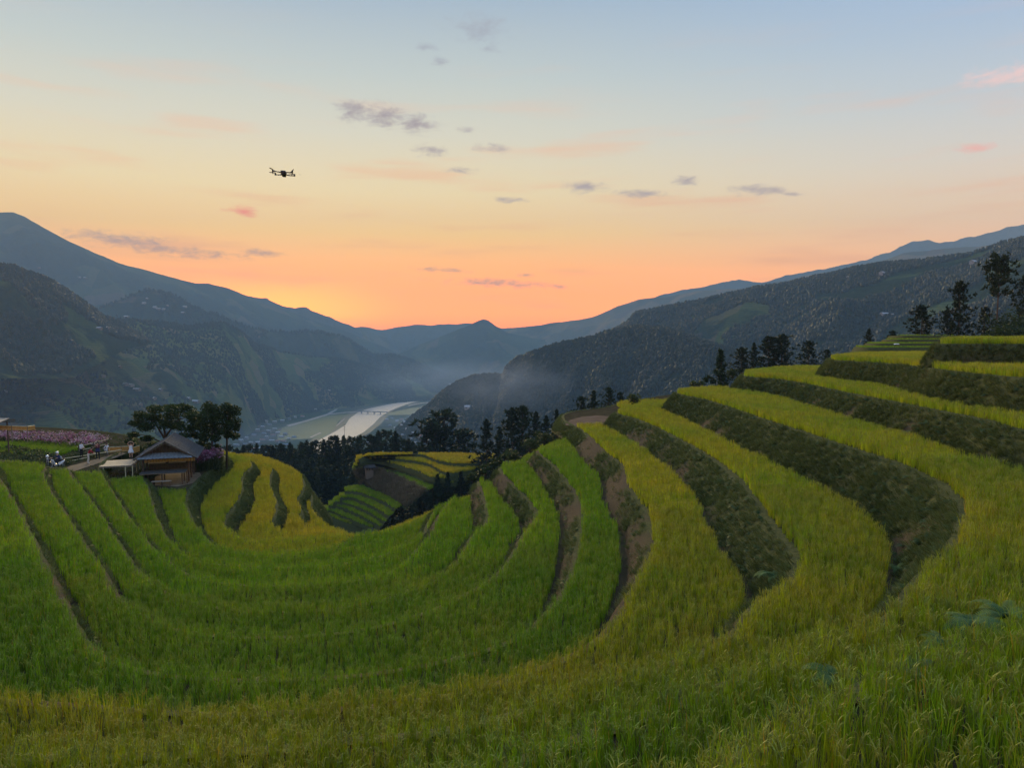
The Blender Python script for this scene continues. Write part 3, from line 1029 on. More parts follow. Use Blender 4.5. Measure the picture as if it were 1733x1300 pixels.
# ================================================================== rice plants
M_blade = leaf_mat('rice_leaf', [(0.14, 0.275, 0.010), (0.19, 0.305, 0.012), (0.31, 0.345, 0.015), (0.42, 0.36, 0.018), (0.52, 0.375, 0.024)], transl=0.30, var=0.5, rough=0.5, spec=0.12)
M_panicle = leaf_mat('rice_panicle', [(0.17, 0.25, 0.045), (0.23, 0.275, 0.05), (0.31, 0.30, 0.055), (0.40, 0.33, 0.05), (0.47, 0.35, 0.05)], transl=0.25)
M_dry = leaf_mat('dry_rice_leaf', [(0.34, 0.26, 0.03), (0.40, 0.26, 0.03), (0.42, 0.25, 0.03)], transl=0.4)


def strip(V, Fc, base, az, ln, w, lean, bend, segs, tw=0.0):
    """one leaf: a tapering ribbon that leans and arches"""
    d = np.array([math.cos(az), math.sin(az)])
    side = np.array([-math.sin(az + tw), math.cos(az + tw)])
    o = len(V)
    x = z = 0.0
    ang = lean
    seg = ln / segs
    for i in range(segs + 1):
        t = i / segs
        ww = w * (0.55 + 1.1 * t if t < 0.4 else (1 - t) / 0.6) * 0.5
        p = np.array([base[0] + d[0] * x, base[1] + d[1] * x, base[2] + z])
        if i == segs:
            V.append(tuple(p))
        else:
            V.append((p[0] - side[0] * ww, p[1] - side[1] * ww, p[2]))
            V.append((p[0] + side[0] * ww, p[1] + side[1] * ww, p[2]))
        x += math.sin(ang) * seg
        z += math.cos(ang) * seg
        ang += bend / segs * (0.3 + 1.6 * t)
    for i in range(segs - 1):
        Fc.append((o + 2 * i, o + 2 * i + 1, o + 2 * i + 3, o + 2 * i + 2))
    Fc.append((o + 2 * segs - 2, o + 2 * segs - 1, o + 2 * segs))


def rice_mesh(name, seed, nb, h, w, r, segs, npan, panw, dry=0.0):
    rd = random.Random(seed)
    V, Fc, mi = [], [], []
    for i in range(nb):
        az = rd.uniform(0, 6.283)
        rr = r * math.sqrt(rd.random())
        a2 = rd.uniform(0, 6.283)
        n0 = len(Fc)
        strip(V, Fc, (rr * math.cos(a2), rr * math.sin(a2), 0), az, h * rd.uniform(0.72, 1.12), w * rd.uniform(0.75, 1.2), rd.uniform(0.0, 0.17), rd.uniform(0.0, 0.55) if rd.random() < 0.78 else rd.uniform(0.9, 1.9), segs, rd.uniform(-0.9, 0.9))
        mi += [2 if rd.random() < dry else 0] * (len(Fc) - n0)
    for i in range(npan):
        az = rd.uniform(0, 6.283)
        rr = r * math.sqrt(rd.random())
        a2 = rd.uniform(0, 6.283)
        hh = h * rd.uniform(0.72, 0.90)
        bx, by = rr * math.cos(a2), rr * math.sin(a2)
        for k in range(2):
            n0 = len(Fc)
            strip(V, Fc, (bx, by, hh - 0.10), az, rd.uniform(0.20, 0.27), panw, 0.25, 2.3, max(3, segs), k * 1.3)
            mi += [1] * (len(Fc) - n0)
    return mesh_of(name, V, Fc, [M_blade, M_panicle, M_dry], mi)


proto('rice_near', [rice_mesh('rice_near', 100 + i, 19, 0.88, 0.0165, 0.085, 4, 8, 0.021, 0.06) for i in range(6)])
proto('rice_mid', [rice_mesh('rice_mid', 200 + i, 16, 0.84, 0.023, 0.13, 3, 7, 0.024, 0.05) for i in range(5)])
proto('rice_far', [rice_mesh('rice_far', 300 + i, 15, 0.82, 0.036, 0.20, 2, 5, 0.036, 0.03) for i in range(4)])


def row_test(poly, ys):
    """for every scan line y the sorted x crossings of a closed plan polygon"""
    p, q = poly, np.roll(poly, -1, axis=0)
    res = []
    for y in ys:
        m = (p[:, 1] > y) != (q[:, 1] > y)
        a, b = p[m], q[m]
        res.append(np.sort(a[:, 0] + (y - a[:, 1]) / (b[:, 1] - a[:, 1]) * (b[:, 0] - a[:, 0])))
    return res


def inside_rows(cross, xs):
    return np.searchsorted(cross, xs) % 2 == 1


def grown(r, w):
    """terrace outline moved outward by w"""
    c = r['c'] + r['out'] * w
    return np.vstack([c, r['poly'][len(r['c']):]])


TINT = {'A': .42, 'B': .46, 'C': .44, 'D': .42, 'E': .50, 'F': .53, 'G': .14, 'H': .18, 'I': .16, 'J': .12, 'K': .16, 'L': .18, 'M': .52, 'N': .68, 'O': .72, 'P': .66}
BANDS = [('rice_near', 0, 17, 0.18), ('rice_mid', 17, 36, 0.225), ('rice_far', 36, 112, 0.28)]


def no_rice(nm, X, Y):
    k = np.zeros(len(X), bool)
    if nm == 'F':
        k |= ((X > 4) & (X < 13.4) & (Y > 71))
    if nm in 'GH':
        k |= (Y > 64.5) & (X < -20)
    if nm == 'H':
        k |= (Y > 59.8 + 0.12 * np.abs(X + 38.6)) & (X < -20)
    if nm == 'I':
        k |= (Y > 61.2 + 0.15 * np.abs(X + 37.5)) & (X < -20)
    if nm == 'J':
        k |= (Y > 64.8) & (X < -20) & ~((X < -46.7) & (Y > 74.5) & (Y < 84))
    if nm == 'K':
        k |= (Y > 66.5) & (X < -25)
    if nm == 'L':
        k |= (Y > 66.0) & (X < -25.0)
    if nm in 'ABCDEFGHIJKL':
        k |= (Y > 100) & (X > 8)
    return k


def rice_field(order, rims, tints, bands, maxd, obj='rice_crop', labels=None, excl=no_rice, wedge=0.78, pad=4.0, hs=1.0, inset=0.24, gap=0.25):
    for i, nm in enumerate(order):
        r = rims[nm]
        own = grown(r, -inset)
        up = None
        if i > 0:
            ru = rims[order[i - 1]]
            up = grown(ru, (ru['run'] + gap)[:, None])
        P, Tn = {}, {}
        for bname, d0, d1, sp in bands:
            ys = np.arange(max(0.2, d0 * 0.75), min(d1, maxd), sp)
            cr = row_test(own, ys)
            cu = row_test(up, ys) if up is not None else None
            acc = []
            for j, y in enumerate(ys):
                if len(cr[j]) == 0:
                    continue
                lim = wedge * y + pad
                x = np.arange(-lim, lim, sp) + (sp / 2 if j % 2 else 0)
                x = x + rng.uniform(-0.32, 0.32, len(x)) * sp
                m = inside_rows(cr[j], x)
                if cu is not None and len(cu[j]):
                    m &= ~inside_rows(cu[j], x)
                x = x[m]
                if len(x):
                    acc.append(np.stack([x, np.full(len(x), y)], 1))
            if not acc:
                continue
            q = np.vstack(acc)
            q[:, 1] += rng.uniform(-0.32, 0.32, len(q)) * sp
            d = np.hypot(q[:, 0], q[:, 1])
            q = q[(d >= d0) & (d < d1)]
            q = q[~excl(nm, q[:, 0], q[:, 1])]
            if not len(q):
                continue
            n = len(q)
            hn = 1 + 0.17 * fbm(q[:, 0] / 1.7, q[:, 1] / 1.7, 3, 81)
            if nm == 'D' or nm == 'C':
                hn *= np.where(rng.random(n) < 0.02, 0.55, 1)
            ti = tints[nm] + 0.22 * fbm(q[:, 0] / 5, q[:, 1] / 5, 3, 83 + i) + 0.10 * fbm(q[:, 0] / 0.9, q[:, 1] / 0.9, 2, 84) + rng.normal(0, 0.05, n)
            if nm in 'CDEF':
                ti -= 0.16 * np.clip((18 - np.hypot(q[:, 0], q[:, 1])) / 8, 0, 1)
            pts = np.c_[q, np.full(n, r['z'] - 0.02)]
            rot = np.c_[rng.normal(0, 0.06, n), rng.normal(0, 0.06, n), rng.uniform(0, 6.283, n)]
            sc = hs * hn * rng.uniform(0.76, 1.16, n)
            scl = np.c_[sc * rng.uniform(0.9, 1.1, n), sc * rng.uniform(0.9, 1.1, n), sc]
            o = scatter(obj, pts, rot, scl, np.clip(ti, 0, 1), rng.integers(0, 6, n), PROTO[bname])
            if labels:
                o['label'] = labels(nm, bname)


ORDER = [t[0] for t in T]
rice_field(ORDER, RIM, TINT, BANDS, 112, hs=0.69)

# ------------------------------------------------------------------ grass and ferns on the banks
M_grass = leaf_mat('bank_grass', [(0.045, 0.062, 0.018), (0.070, 0.094, 0.026), (0.105, 0.128, 0.036), (0.15, 0.14, 0.055)], transl=0.25)
M_fern = leaf_mat('bank_fern', [(0.025, 0.06, 0.018), (0.035, 0.08, 0.025), (0.06, 0.10, 0.03)], transl=0.3)


def tuft_mesh(name, seed, n, ln, w):
    rd = random.Random(seed)
    V, Fc = [], []
    for i in range(n):
        strip(V, Fc, (rd.uniform(-.09, .09), rd.uniform(-.09, .09), rd.uniform(-.03, 0.02)), rd.gauss(0, 0.9), ln * rd.uniform(0.5, 1.15), w * rd.uniform(0.7, 1.3), rd.uniform(-0.3, 0.5), rd.uniform(0.6, 2.0), 3, rd.uniform(-.8, .8))
    return mesh_of(name, V, Fc, [M_grass])


def frond(V, Fc, base, az, ln, lift=0.9, bend=1.5, n=16, width=0.22):
    """fern frond: arching rib with paired leaflets"""
    d = np.array([math.cos(az), math.sin(az), 0])
    s = np.array([-math.sin(az), math.cos(az), 0])
    p = np.array(base, float)
    ang = lift
    for i in range(n):
        t = i / (n - 1)
        q = p + (d * math.cos(ang) + np.array([0, 0, math.sin(ang)])) * ln / n
        wl = width * ln * 2.0 * (math.sin(math.pi * (0.12 + 0.88 * t)) ** 0.8) * (1 - 0.35 * t)
        u = (q - p)
        for sg in (-1, 1):
            o = len(V)
            tip = p + s * sg * wl + u * 1.3 - np.array([0, 0, 0.12 * wl])
            V += [tuple(p - u * 0.22), tuple(p + s * sg * wl * 0.55 + u * 0.32), tuple(tip), tuple(p + s * sg * wl * 0.5 + u * 0.82), tuple(p + u * 0.25)]
            Fc.append((o, o + 1, o + 2, o + 3, o + 4))
        p = q
        ang -= bend / n


def fern_mesh(name, seed, n, ln, spread=6.283):
    rd = random.Random(seed)
    V, Fc = [], []
    for i in range(n):
        frond(V, Fc, (0, 0, 0), rd.uniform(-spread / 2, spread / 2), ln * rd.uniform(0.7, 1.15), rd.uniform(0.5, 1.2), rd.uniform(1.0, 1.9), 9, 0.2)
    return mesh_of(name, V, Fc, [M_fern])


proto('bank_grass', [tuft_mesh('bank_grass', 400 + i, 18, 0.24, 0.014) for i in range(5)])
proto('bank_fern', [fern_mesh('bank_fern', 450 + i, 5, 0.26, 3.6) for i in range(4)])


def grow_bank(nm, dens=16, fern=0.05, keep=None):
    r = RIM[nm]
    V = r['V'][:, 1:]
    n0, rows = V.shape[:2]
    d = np.hypot(V[:, 0, 0], V[:, 0, 1])
    view = (V[:, 0, 1] > 0.5) & (np.abs(V[:, 0, 0]) < 0.78 * V[:, 0, 1] + 4) & (d < 105)
    idx = np.nonzero(view)[0]
    idx = idx[idx < n0 - 1]
    if not len(idx):
        return
    slope = math.hypot(r['dz'], float(r['run'][idx].mean()))
    cnt = int(len(idx) * 0.4 * slope * dens)
    i = rng.choice(idx, cnt)
    t = rng.random(cnt) ** 0.9
    fj = t * (rows - 1)
    j = np.minimum(fj.astype(int), rows - 2)
    a = (fj - j)[:, None]
    b = rng.random(cnt)[:, None]
    p = (V[i, j] * (1 - a) + V[i, j + 1] * a) * (1 - b) + (V[i + 1, j] * (1 - a) + V[i + 1, j + 1] * a) * b
    out = r['out'][i]
    bare = bare_at(p[:, 0], p[:, 1], t, nm)
    ok = rng.random(cnt) > bare * 0.93
    p, out, t, bare = p[ok], out[ok], t[ok], bare[ok]
    n = len(p)
    az = np.arctan2(out[:, 1], out[:, 0]) + rng.normal(0, 0.4, n)
    rot = np.c_[np.zeros(n), rng.uniform(0.35, 0.95, n), az]
    dist = np.hypot(p[:, 0], p[:, 1])
    scl = rng.uniform(0.7, 1.25, n) * np.clip(0.9 + dist * 0.004, 0.9, 1.25)
    tint = np.clip(0.42 + 0.38 * fbm(p[:, 0] / 2.5, p[:, 1] / 2.5, 3, 91) + rng.normal(0, 0.12, n) - (t - 0.4) * 0.35 + bare * 0.3, 0, 1)
    isf = rng.random(n) < fern * (1 + 2.5 * fbm(p[:, 0] / 4, p[:, 1] / 4, 2, 93))
    g_ = ~isf
    scatter('bank_grass', p[g_], rot[g_], scl[g_], tint[g_], rng.integers(0, 5, g_.sum()), PROTO['bank_grass'])
    if isf.sum() > 3:
        scatter('bank_fern', p[isf], rot[isf] * np.array([0, .6, 1]), scl[isf] * 1.0, rng.random(isf.sum()), rng.integers(0, 4, isf.sum()), PROTO['bank_fern'])


for nm in ORDER:
    grow_bank(nm, dens={'A': 34, 'B': 34, 'C': 36, 'D': 40, 'E': 36}.get(nm, 28), fern={'C': 0.10, 'D': 0.06, 'E': 0.05, 'B': 0.03}.get(nm, 0.02))

ORD = ('first second third fourth fifth sixth seventh eighth ninth tenth eleventh twelfth thirteenth fourteenth fifteenth sixteenth seventeenth eighteenth nineteenth twentieth '
       'twenty-first twenty-second twenty-third twenty-fourth twenty-fifth twenty-sixth twenty-seventh twenty-eighth twenty-ninth thirtieth thirty-first thirty-second thirty-third thirty-fourth').split()

# ================================================================== woods and trees
M_needle = leaf_mat('pine_needles', [(0.020, 0.036, 0.017), (0.030, 0.046, 0.020), (0.045, 0.058, 0.026)], transl=0.15, var=0.45)
M_bark = pm('bark', (0.05, 0.04, 0.03), (0.09, 0.07, 0.055), 6, 0.95, 0.6, stretch=(1, 1, 0.3))
M_leaf = leaf_mat('broad_leaves', [(0.030, 0.052, 0.016), (0.045, 0.068, 0.020), (0.065, 0.08, 0.026)], transl=0.3, var=0.45)
M_shrub = leaf_mat('shrub_leaves', [(0.040, 0.062, 0.022), (0.055, 0.075, 0.030), (0.085, 0.10, 0.045)], transl=0.3, var=0.4)


def tuft(V, Fc, c, r, rd, n=8, up=0.3, wid=0.22):
    """a spray of needles: narrow triangles out of one point"""
    for _ in range(n):
        a, b = rd.uniform(0, 6.283), rd.uniform(-0.6, 1.2)
        d = Vector((math.cos(a) * math.cos(b), math.sin(a) * math.cos(b), math.sin(b) + up)).normalized()
        s = d.cross(Vector((rd.uniform(-1, 1), rd.uniform(-1, 1), rd.uniform(-1, 1)))).normalized() * r * wid
        o = len(V)
        l = r * rd.uniform(0.6, 1.15)
        V += [tuple(c + s), tuple(c - s), tuple(c + d * l)]
        Fc.append((o, o + 1, o + 2))


def pine_meshes(name, seed, h, start, rad, kind='broad', nb=60, tufts=5, tn=8, tr=0.075):
    """unit-free pine of height h: (trunk mesh, crown mesh)"""
    rd = random.Random(seed)
    tb = MB()
    bx, by = rd.uniform(-.03, .03) * h, rd.uniform(-.03, .03) * h
    spine = lambda t: Vector((bx * math.sin(t * 2.2), by * math.sin(t * 2.6), h * t))
    tb.tube([spine(t) for t in (-0.02, 0.1, 0.3, 0.55, 0.8, 0.97)], [h * 0.022, h * 0.018, h * 0.015, h * 0.011, h * 0.006, h * 0.002], 7)
    V, Fc = [], []
    for i in range(nb):
        t = start + (1 - start) * (i + rd.random()) / nb
        q = (t - start) / (1 - start)
        if kind == 'cone':
            ln = rad * h * (1 - q) ** 0.85 * rd.uniform(0.45, 1.35) + 0.015 * h
        elif kind == 'umbrella':
            ln = rad * h * (0.35 + 0.65 * math.sin(math.pi * min(1, 0.25 + 0.75 * q)) ** 0.7) * rd.uniform(0.65, 1.1)
        else:
            ln = rad * h * (math.sin(math.pi * (0.28 + 0.70 * q)) ** 0.75) * rd.uniform(0.4, 1.3)
        a = i * 2.399 + rd.uniform(-.4, .4)
        rise = rd.uniform(0.05, 0.45) + 0.5 * q
        d = Vector((math.cos(a), math.sin(a), rise)).normalized()
        p0 = spine(t * 0.97)
        tip = p0 + d * ln
        mid = p0 + d * ln * 0.5 - Vector((0, 0, ln * 0.05))
        if ln > 0.05 * h:
            tb.tube([p0, mid, tip], [h * 0.005, h * 0.003, h * 0.0012], 3, cap=False)
        for k in range(tufts):
            f = 0.30 + 0.75 * (k + rd.random()) / tufts
            c = p0 + d * ln * f + Vector((rd.gauss(0, 1), rd.gauss(0, 1), rd.gauss(0, .6))) * ln * 0.11
            tuft(V, Fc, c, h * tr * rd.uniform(0.7, 1.25), rd, tn)
    for k in range(6):
        tuft(V, Fc, spine(0.93 + 0.012 * k), h * tr * 0.8, rd, tn, 0.8)
    me_t = mesh_of(name + '_trunk', tb.v, tb.f, [M_bark], smooth=True)
    me_c = mesh_of(name + '_crown', V, Fc, [M_needle])
    return me_t, me_c


PINES = {
    'broad': [pine_meshes('pine_broad', 500 + i, 1.0, 0.16, 0.30, 'broad', 58, 6, 9, 0.05) for i in range(3)],
    'cone': [pine_meshes('pine_cone', 520 + i, 1.0, 0.12, 0.26, 'cone', 52, 5, 9, 0.05) for i in range(3)],
    'thin': [pine_meshes('pine_thin', 530 + i, 1.0, 0.06, 0.34, 'cone', 36, 5, 9, 0.07) for i in range(1)],
    'round': [pine_meshes('pine_round', 540 + i, 1.0, 0.36, 0.30, 'broad', 50, 6, 9, 0.055) for i in range(2)],
    'umbrella': [pine_meshes('pine_umbrella', 550 + i, 1.0, 0.60, 0.30, 'umbrella', 44, 6, 8, 0.06) for i in range(1)],
}
TREE_N = {}


def place_tree(meshes, loc, h, w, rz, label, name='pine_tree', cat='tree', group=None):
    e = empty(name, loc, rz, label, cat, group)
    for nm, me in zip(('trunk', 'crown'), meshes):
        o = link(bpy.data.objects.new(nm, me), e)
        o.scale = (h * w, h * w, h)
    return e


def tree_at(px, ytop, D, kind, label, w=1.0, group=None, var=0):
    top = atD(px, ytop, D)
    gz = float(near_z(top.x, top.y)) - 0.25
    h = max(1.5, top.z - gz)
    ms = PINES[kind]
    return place_tree(ms[var % len(ms)], (top.x, top.y, gz), h, w, random.uniform(0, 6.28), label, group=group)


# trees that stand out one by one
for i, (px, yt, D, kd, w, lb) in enumerate([
    (757, 695, 225, 'broad', 1.25, 'big dense dark pine standing alone-crowned left of the pine group below the spur'),
    (733, 716, 221, 'broad', 1.2, 'lower dark pine at the left foot of the big dense pine'),
    (786, 728, 228, 'broad', 1.1, 'dark pine at the right foot of the big dense pine'),
    (820, 710, 168, 'cone', 0.9, 'slim pine first to the right of the big dense pine'),
    (843, 726, 166, 'cone', 1.0, 'low pine between two taller ones behind the bright green terrace edge'),
    (866, 692, 160, 'broad', 0.9, 'tall bushy pine in the middle of the group behind the spur'),
    (884, 688, 160, 'broad', 0.8, 'tallest pine tip in the group behind the spur'),
    (905, 697, 156, 'cone', 1.0, 'pine just left of the reddish bare conifer behind the spur'),
    (926, 703, 151, 'cone', 1.0, 'pine close behind the shrubs by the brown dirt plot'),
    (943, 693, 150, 'cone', 0.9, 'conical pine left of the brown dirt plot'),
    (962, 700, 146, 'cone', 1.1, 'small pine right above the shrubs by the dirt plot'),
    (984, 672, 128, 'broad', 0.95, 'leftmost of the dark pines behind the brown dirt plot'),
    (1006, 661, 126, 'cone', 1.15, 'pointed pine behind the brown dirt plot'),
    (1030, 656, 124, 'broad', 1.0, 'broad pine behind the right end of the brown dirt plot'),
    (1050, 664, 122, 'broad', 0.9, 'rightmost pine behind the dirt plot, beside the yellow rice nose'),
    (1219, 594, 104, 'thin', 0.8, 'small spiky young pine at the tip of the right hand terraces'),
    (1256, 588, 128, 'broad', 1.2, 'bushy pine right of the small spiky young pine'),
    (1278, 580, 130, 'cone', 0.9, 'conical pine between the bushy one and the dark double pine'),
    (1301, 570, 132, 'broad', 1.25, 'left half of the dark double pine above the right hand terraces'),
    (1325, 566, 132, 'broad', 1.3, 'right half of the dark double pine above the right hand terraces'),
    (1369, 578, 148, 'broad', 1.1, 'paler pine standing alone between the double pine and the shrubs'),
    (1400, 592, 140, 'broad', 1.1, 'low dark pine just left of the second highest rice terrace'),
    (1472, 556, 132, 'cone', 1.1, 'small conical pine beyond the far narrow terraces'),
    (1511, 560, 130, 'broad', 1.2, 'small rounded pine behind the white tarp on the far terraces'),
    (1562, 518, 122, 'round', 1.0, 'round crowned pine on a bare trunk above the far narrow terraces'),
    (1626, 476, 116, 'broad', 0.78, 'large full pine between the round crowned pine and the tall bare one'),
    (1603, 524, 118, 'broad', 0.8, 'lower left shoulder pine beside the large full pine'),
    (1690, 438, 113, 'umbrella', 0.62, 'tall pine with a long bare trunk and flat crown near the right edge'),
    (1738, 468, 114, 'round', 0.6, 'pine cut by the right edge of the picture'),
    (1668, 520, 116, 'broad', 0.8, 'dark pine low behind the tall bare trunk'),
    (742, 804, 166, 'thin', 0.8, 'leftmost of three young pines in front of the small terraced knoll'),
    (758, 801, 166, 'thin', 0.8, 'middle of three young pines in front of the small terraced knoll'),
    (781, 799, 166, 'thin', 0.9, 'rightmost of three young pines in front of the small terraced knoll'),
]):
    tree_at(px, yt, D, kd, lb, w, var=i)
ROW_Y = np.array([(390, 757), (430, 752), (470, 750), (500, 752), (540, 742), (575, 741), (600, 738), (625, 735), (645, 729), (672, 733), (700, 745), (715, 752)])
for i in range(34):
    px = 392 + i * 9.6 + random.uniform(-4, 4)
    yt = float(np.interp(px, ROW_Y[:, 0], ROW_Y[:, 1])) + random.uniform(-3, 8)
    tree_at(px, yt, random.uniform(245, 300), 'cone' if i % 3 else 'broad', 'dark pine in the front line of the wood below the river, %s from the left' % ORD[i], random.uniform(0.8, 1.1), 'pines along the edge of the wood below the river', var=i)

# the wood behind them, one mass
proto('wood_pine', [mesh_of('wood_pine_%d' % i, *(lambda a, b: ([tuple(v.co) for v in a.vertices] + [tuple(v.co) for v in b.vertices],
                                                                [tuple(p.vertices) for p in a.polygons] + [tuple(q + len(a.vertices) for q in p.vertices) for p in b.polygons]))(*pine_meshes('wp', 570 + i, 1.0, 0.12, 0.26, 'cone' if i % 2 else 'broad', 34, 4, 6, 0.07)), [M_needle]) for i in range(4)])


def wood(name, X, Y, hmin, hmax, label, coll='wood_pine', zf=near_z, sink=0.4):
    n = len(X)
    z = zf(X, Y) - sink
    h = rng.uniform(hmin, hmax, n)
    w = h * rng.uniform(0.85, 1.3, n)
    o = scatter(name, np.c_[X, Y, z], np.c_[np.zeros((n, 2)), rng.uniform(0, 6.28, n)], np.c_[w, w, h], rng.random(n), rng.integers(0, 8, n), PROTO[coll])
    o['label'] = label
    return o


def pix_region(n, x0, x1, d0, d1):
    D = np.sqrt(rng.uniform(d0 ** 2, d1 ** 2, n))
    px = rng.uniform(x0, x1, n)
    return (px - 866.5) / F * D, D


X1, Y1 = pix_region(1500, 250, 730, 205, 330)
k = ~((X1 > -62) & (Y1 < 222) & (X1 < -10))
X1, Y1 = X1[k], Y1[k]
wood('pine_wood', X1, Y1, 9, 14, 'dense dark pine wood filling the slope below the river')
X2, Y2 = pix_region(2600, -100, 1100, 330, 760)
wood('pine_wood', X2, Y2, 8, 13, 'dark wood on the lower slope seen between the nearer pines')
X3, Y3 = pix_region(420, 640, 1080, 175, 330)
wood('pine_wood', X3, Y3, 7, 12, 'dark wood on the slope behind the spur')
X4, Y4 = pix_region(160, 1060, 1400, 170, 300)
wood('pine_wood', X4, Y4, 4, 6.5, 'wood behind the tip of the right hand terraces')
X5, Y5 = pix_region(380, -150, 560, 120, 205)
k = ~((X5 > -52) & (Y5 > 138))
wood('pine_wood', X5[k], Y5[k], 6, 10, 'wood on the slope below the hut')

# distant forest on the hills
M_fart = leaf_mat('distant_trees', [(0.009, 0.016, 0.010), (0.013, 0.021, 0.011), (0.018, 0.026, 0.013)], transl=0.0, var=0.15)


def blob_mesh(name, seed, cone):
    rd = random.Random(seed)
    b = MB().ball((0, 0, 0.5), (0.42, 0.42, 0.52), 9, 7)
    v = []
    for p in b.v:
        p = Vector(p)
        t = p.z
        k = (1.15 - 0.85 * t) if cone else 1.0
        j = 1 + rd.uniform(-0.28, 0.28)
        v.append((p.x * k * j, p.y * k * j, p.z + rd.uniform(-.06, .06)))
    return mesh_of(name, v, b.f, [M_fart])


proto('far_tree', [blob_mesh('far_tree_%d' % i, 600 + i, i % 2) for i in range(6)])


def forest(hill, n, mask, hmin, hmax, label, seed, vmax=0.8, wid=0.8, umin=0, umax=1, crest=0.12):
    o, P, nb = hill
    nu, nv = P.shape[:2]
    u = rng.uniform(umin, umax, n) * (nu - 1.001)
    v = np.where(rng.random(n) < crest, rng.uniform(0, 0.05, n), rng.uniform(0, vmax, n)) * (nv - nb - 1.001) + nb
    i, j = u.astype(int), v.astype(int)
    a, b = (u - i)[:, None], (v - j)[:, None]
    p = (P[i, j] * (1 - a) + P[i + 1, j] * a) * (1 - b) + (P[i, j + 1] * (1 - a) + P[i + 1, j + 1] * a) * b
    if mask is not None:
        s, t = mask
        k = fbm(p[:, 0] / s, p[:, 1] / s, 4, seed) > t
        k |= v < nb + 1.5
        p = p[k]
    m = len(p)
    h = rng.uniform(hmin, hmax, m)
    w = h * rng.uniform(0.75, 1.25, m) * wid
    p[:, 2] -= h * 0.12
    q = scatter('hill_forest', p, np.c_[np.zeros((m, 2)), rng.uniform(0, 6.28, m)], np.c_[w, w, h], rng.random(m), rng.integers(0, 6, m), PROTO['far_tree'])
    q['label'] = label


forest(RIGHT_NEAR, 30000, (120, -0.5), 5, 10, 'unbroken forest covering the dark spur right of the river', 701, 0.95)
forest(RIGHT_FAR, 30000, (160, -0.2), 5, 10, 'forest patches on the long hillside at the right', 702, 0.8)
forest(LEFT_FIELD, 18000, (190, 0.0), 6, 11, 'woods between the fields on the left hillside', 703, 0.95)
forest(LEFT_NEAR, 7000, (150, -0.05), 8, 14, 'woods on the nearer left hill', 704, 0.95)
for hh in HILLS:
    if hh[0].name.startswith('valley_spur'):
        forest(hh, 3500, (200, 0.0), 9, 16, 'woods on the spur above the valley', 705, 0.9)

# ---- broadleaf trees
def leafy(name, seed, clumps, trunk, leaf=0.16, n=170, mat=None, flat=0.5):
    """crown of leaf clumps: clumps = [(centre, radius)], trunk = list of (points, radii)"""
    rd = random.Random(seed)
    tb = MB()
    for pts, rr in trunk:
        tb.tube(pts, rr, 6)
    V, Fc = [], []
    for c, r in clumps:
        c = Vector(c)
        for _ in range(int(n * (r if r < 2 else 2))):
            d = Vector((rd.gauss(0, 1), rd.gauss(0, 1), rd.gauss(0, 1))).normalized() * (r * rd.random() ** 0.4)
            d.z *= flat
            p = c + d
            a = Vector((rd.gauss(0, 1), rd.gauss(0, 1), rd.gauss(0, .5))).normalized()
            b = a.cross(Vector((rd.gauss(0, 1), rd.gauss(0, 1), rd.gauss(0, 1)))).normalized()
            s = leaf * rd.uniform(0.6, 1.3)
            o = len(V)
            V += [tuple(p - a * s), tuple(p + b * s * 0.45), tuple(p + a * s), tuple(p - b * s * 0.45)]
            Fc.append((o, o + 1, o + 2, o + 3))
    return mesh_of(name + '_trunk', tb.v, tb.f, [M_bark], smooth=True), mesh_of(name + '_crown', V, Fc, [mat or M_leaf])


def leaf_tree(name, loc, meshes, label, cat='tree', rz=0, sc=1.0, group=None):
    e = empty(name, loc, rz, label, cat, group)
    for nm, me in zip(('trunk', 'crown'), meshes):
        link(bpy.data.objects.new(nm, me), e)
    e.scale = (sc, sc, sc)
    return e


HUT_Z = -13.8
def rel(px, py, D, base):
    return tuple(atD(px, py, D) - Vector(base))


# wide feathery tree left of the pair behind the hut
D0 = 82.0
b0 = tuple(atD(283, 790, D0))
b0 = (b0[0], b0[1], -14.2)
rdm = random.Random(11)
cl = []
for (px, py, r) in [(262, 692, 1.0), (288, 690, 1.2), (312, 692, 1.1), (240, 704, 1.0), (262, 706, 1.2), (292, 705, 1.2), (322, 702, 1.1), (335, 712, .9), (232, 718, .9), (252, 722, 1.0), (300, 720, 1.0), (326, 724, .9),
                    (228, 736, .7), (246, 740, .8), (276, 716, .9), (264, 752, .8), (236, 758, .6), (310, 740, .7), (330, 738, .6), (222, 750, .5), (250, 765, .8), (272, 770, .8)]:
    for _ in range(2):
        cl.append((rel(px + rdm.uniform(-5, 5), py + rdm.uniform(-3, 3), D0 + rdm.uniform(-2, 2), b0), r * rdm.uniform(.75, 1.1)))
tp = lambda *q: [rel(x, y, D0, b0) for x, y in q]
tr = [([(0, 0, -0.3)] + tp((280, 740), (276, 715)), [.2, .14, .08]), (tp((280, 745), (262, 715), (245, 705)), [.12, .08, .03]), (tp((280, 740), (300, 712), (322, 704)), [.12, .08, .03]), (tp((281, 752), (250, 738), (232, 735)), [.09, .06, .03])]
leaf_tree('feathery_tree', b0, leafy('feathery', 21, cl, tr, 0.15, 330, flat=0.55), 'wide feathery dark tree behind the left side of the thatched hut')
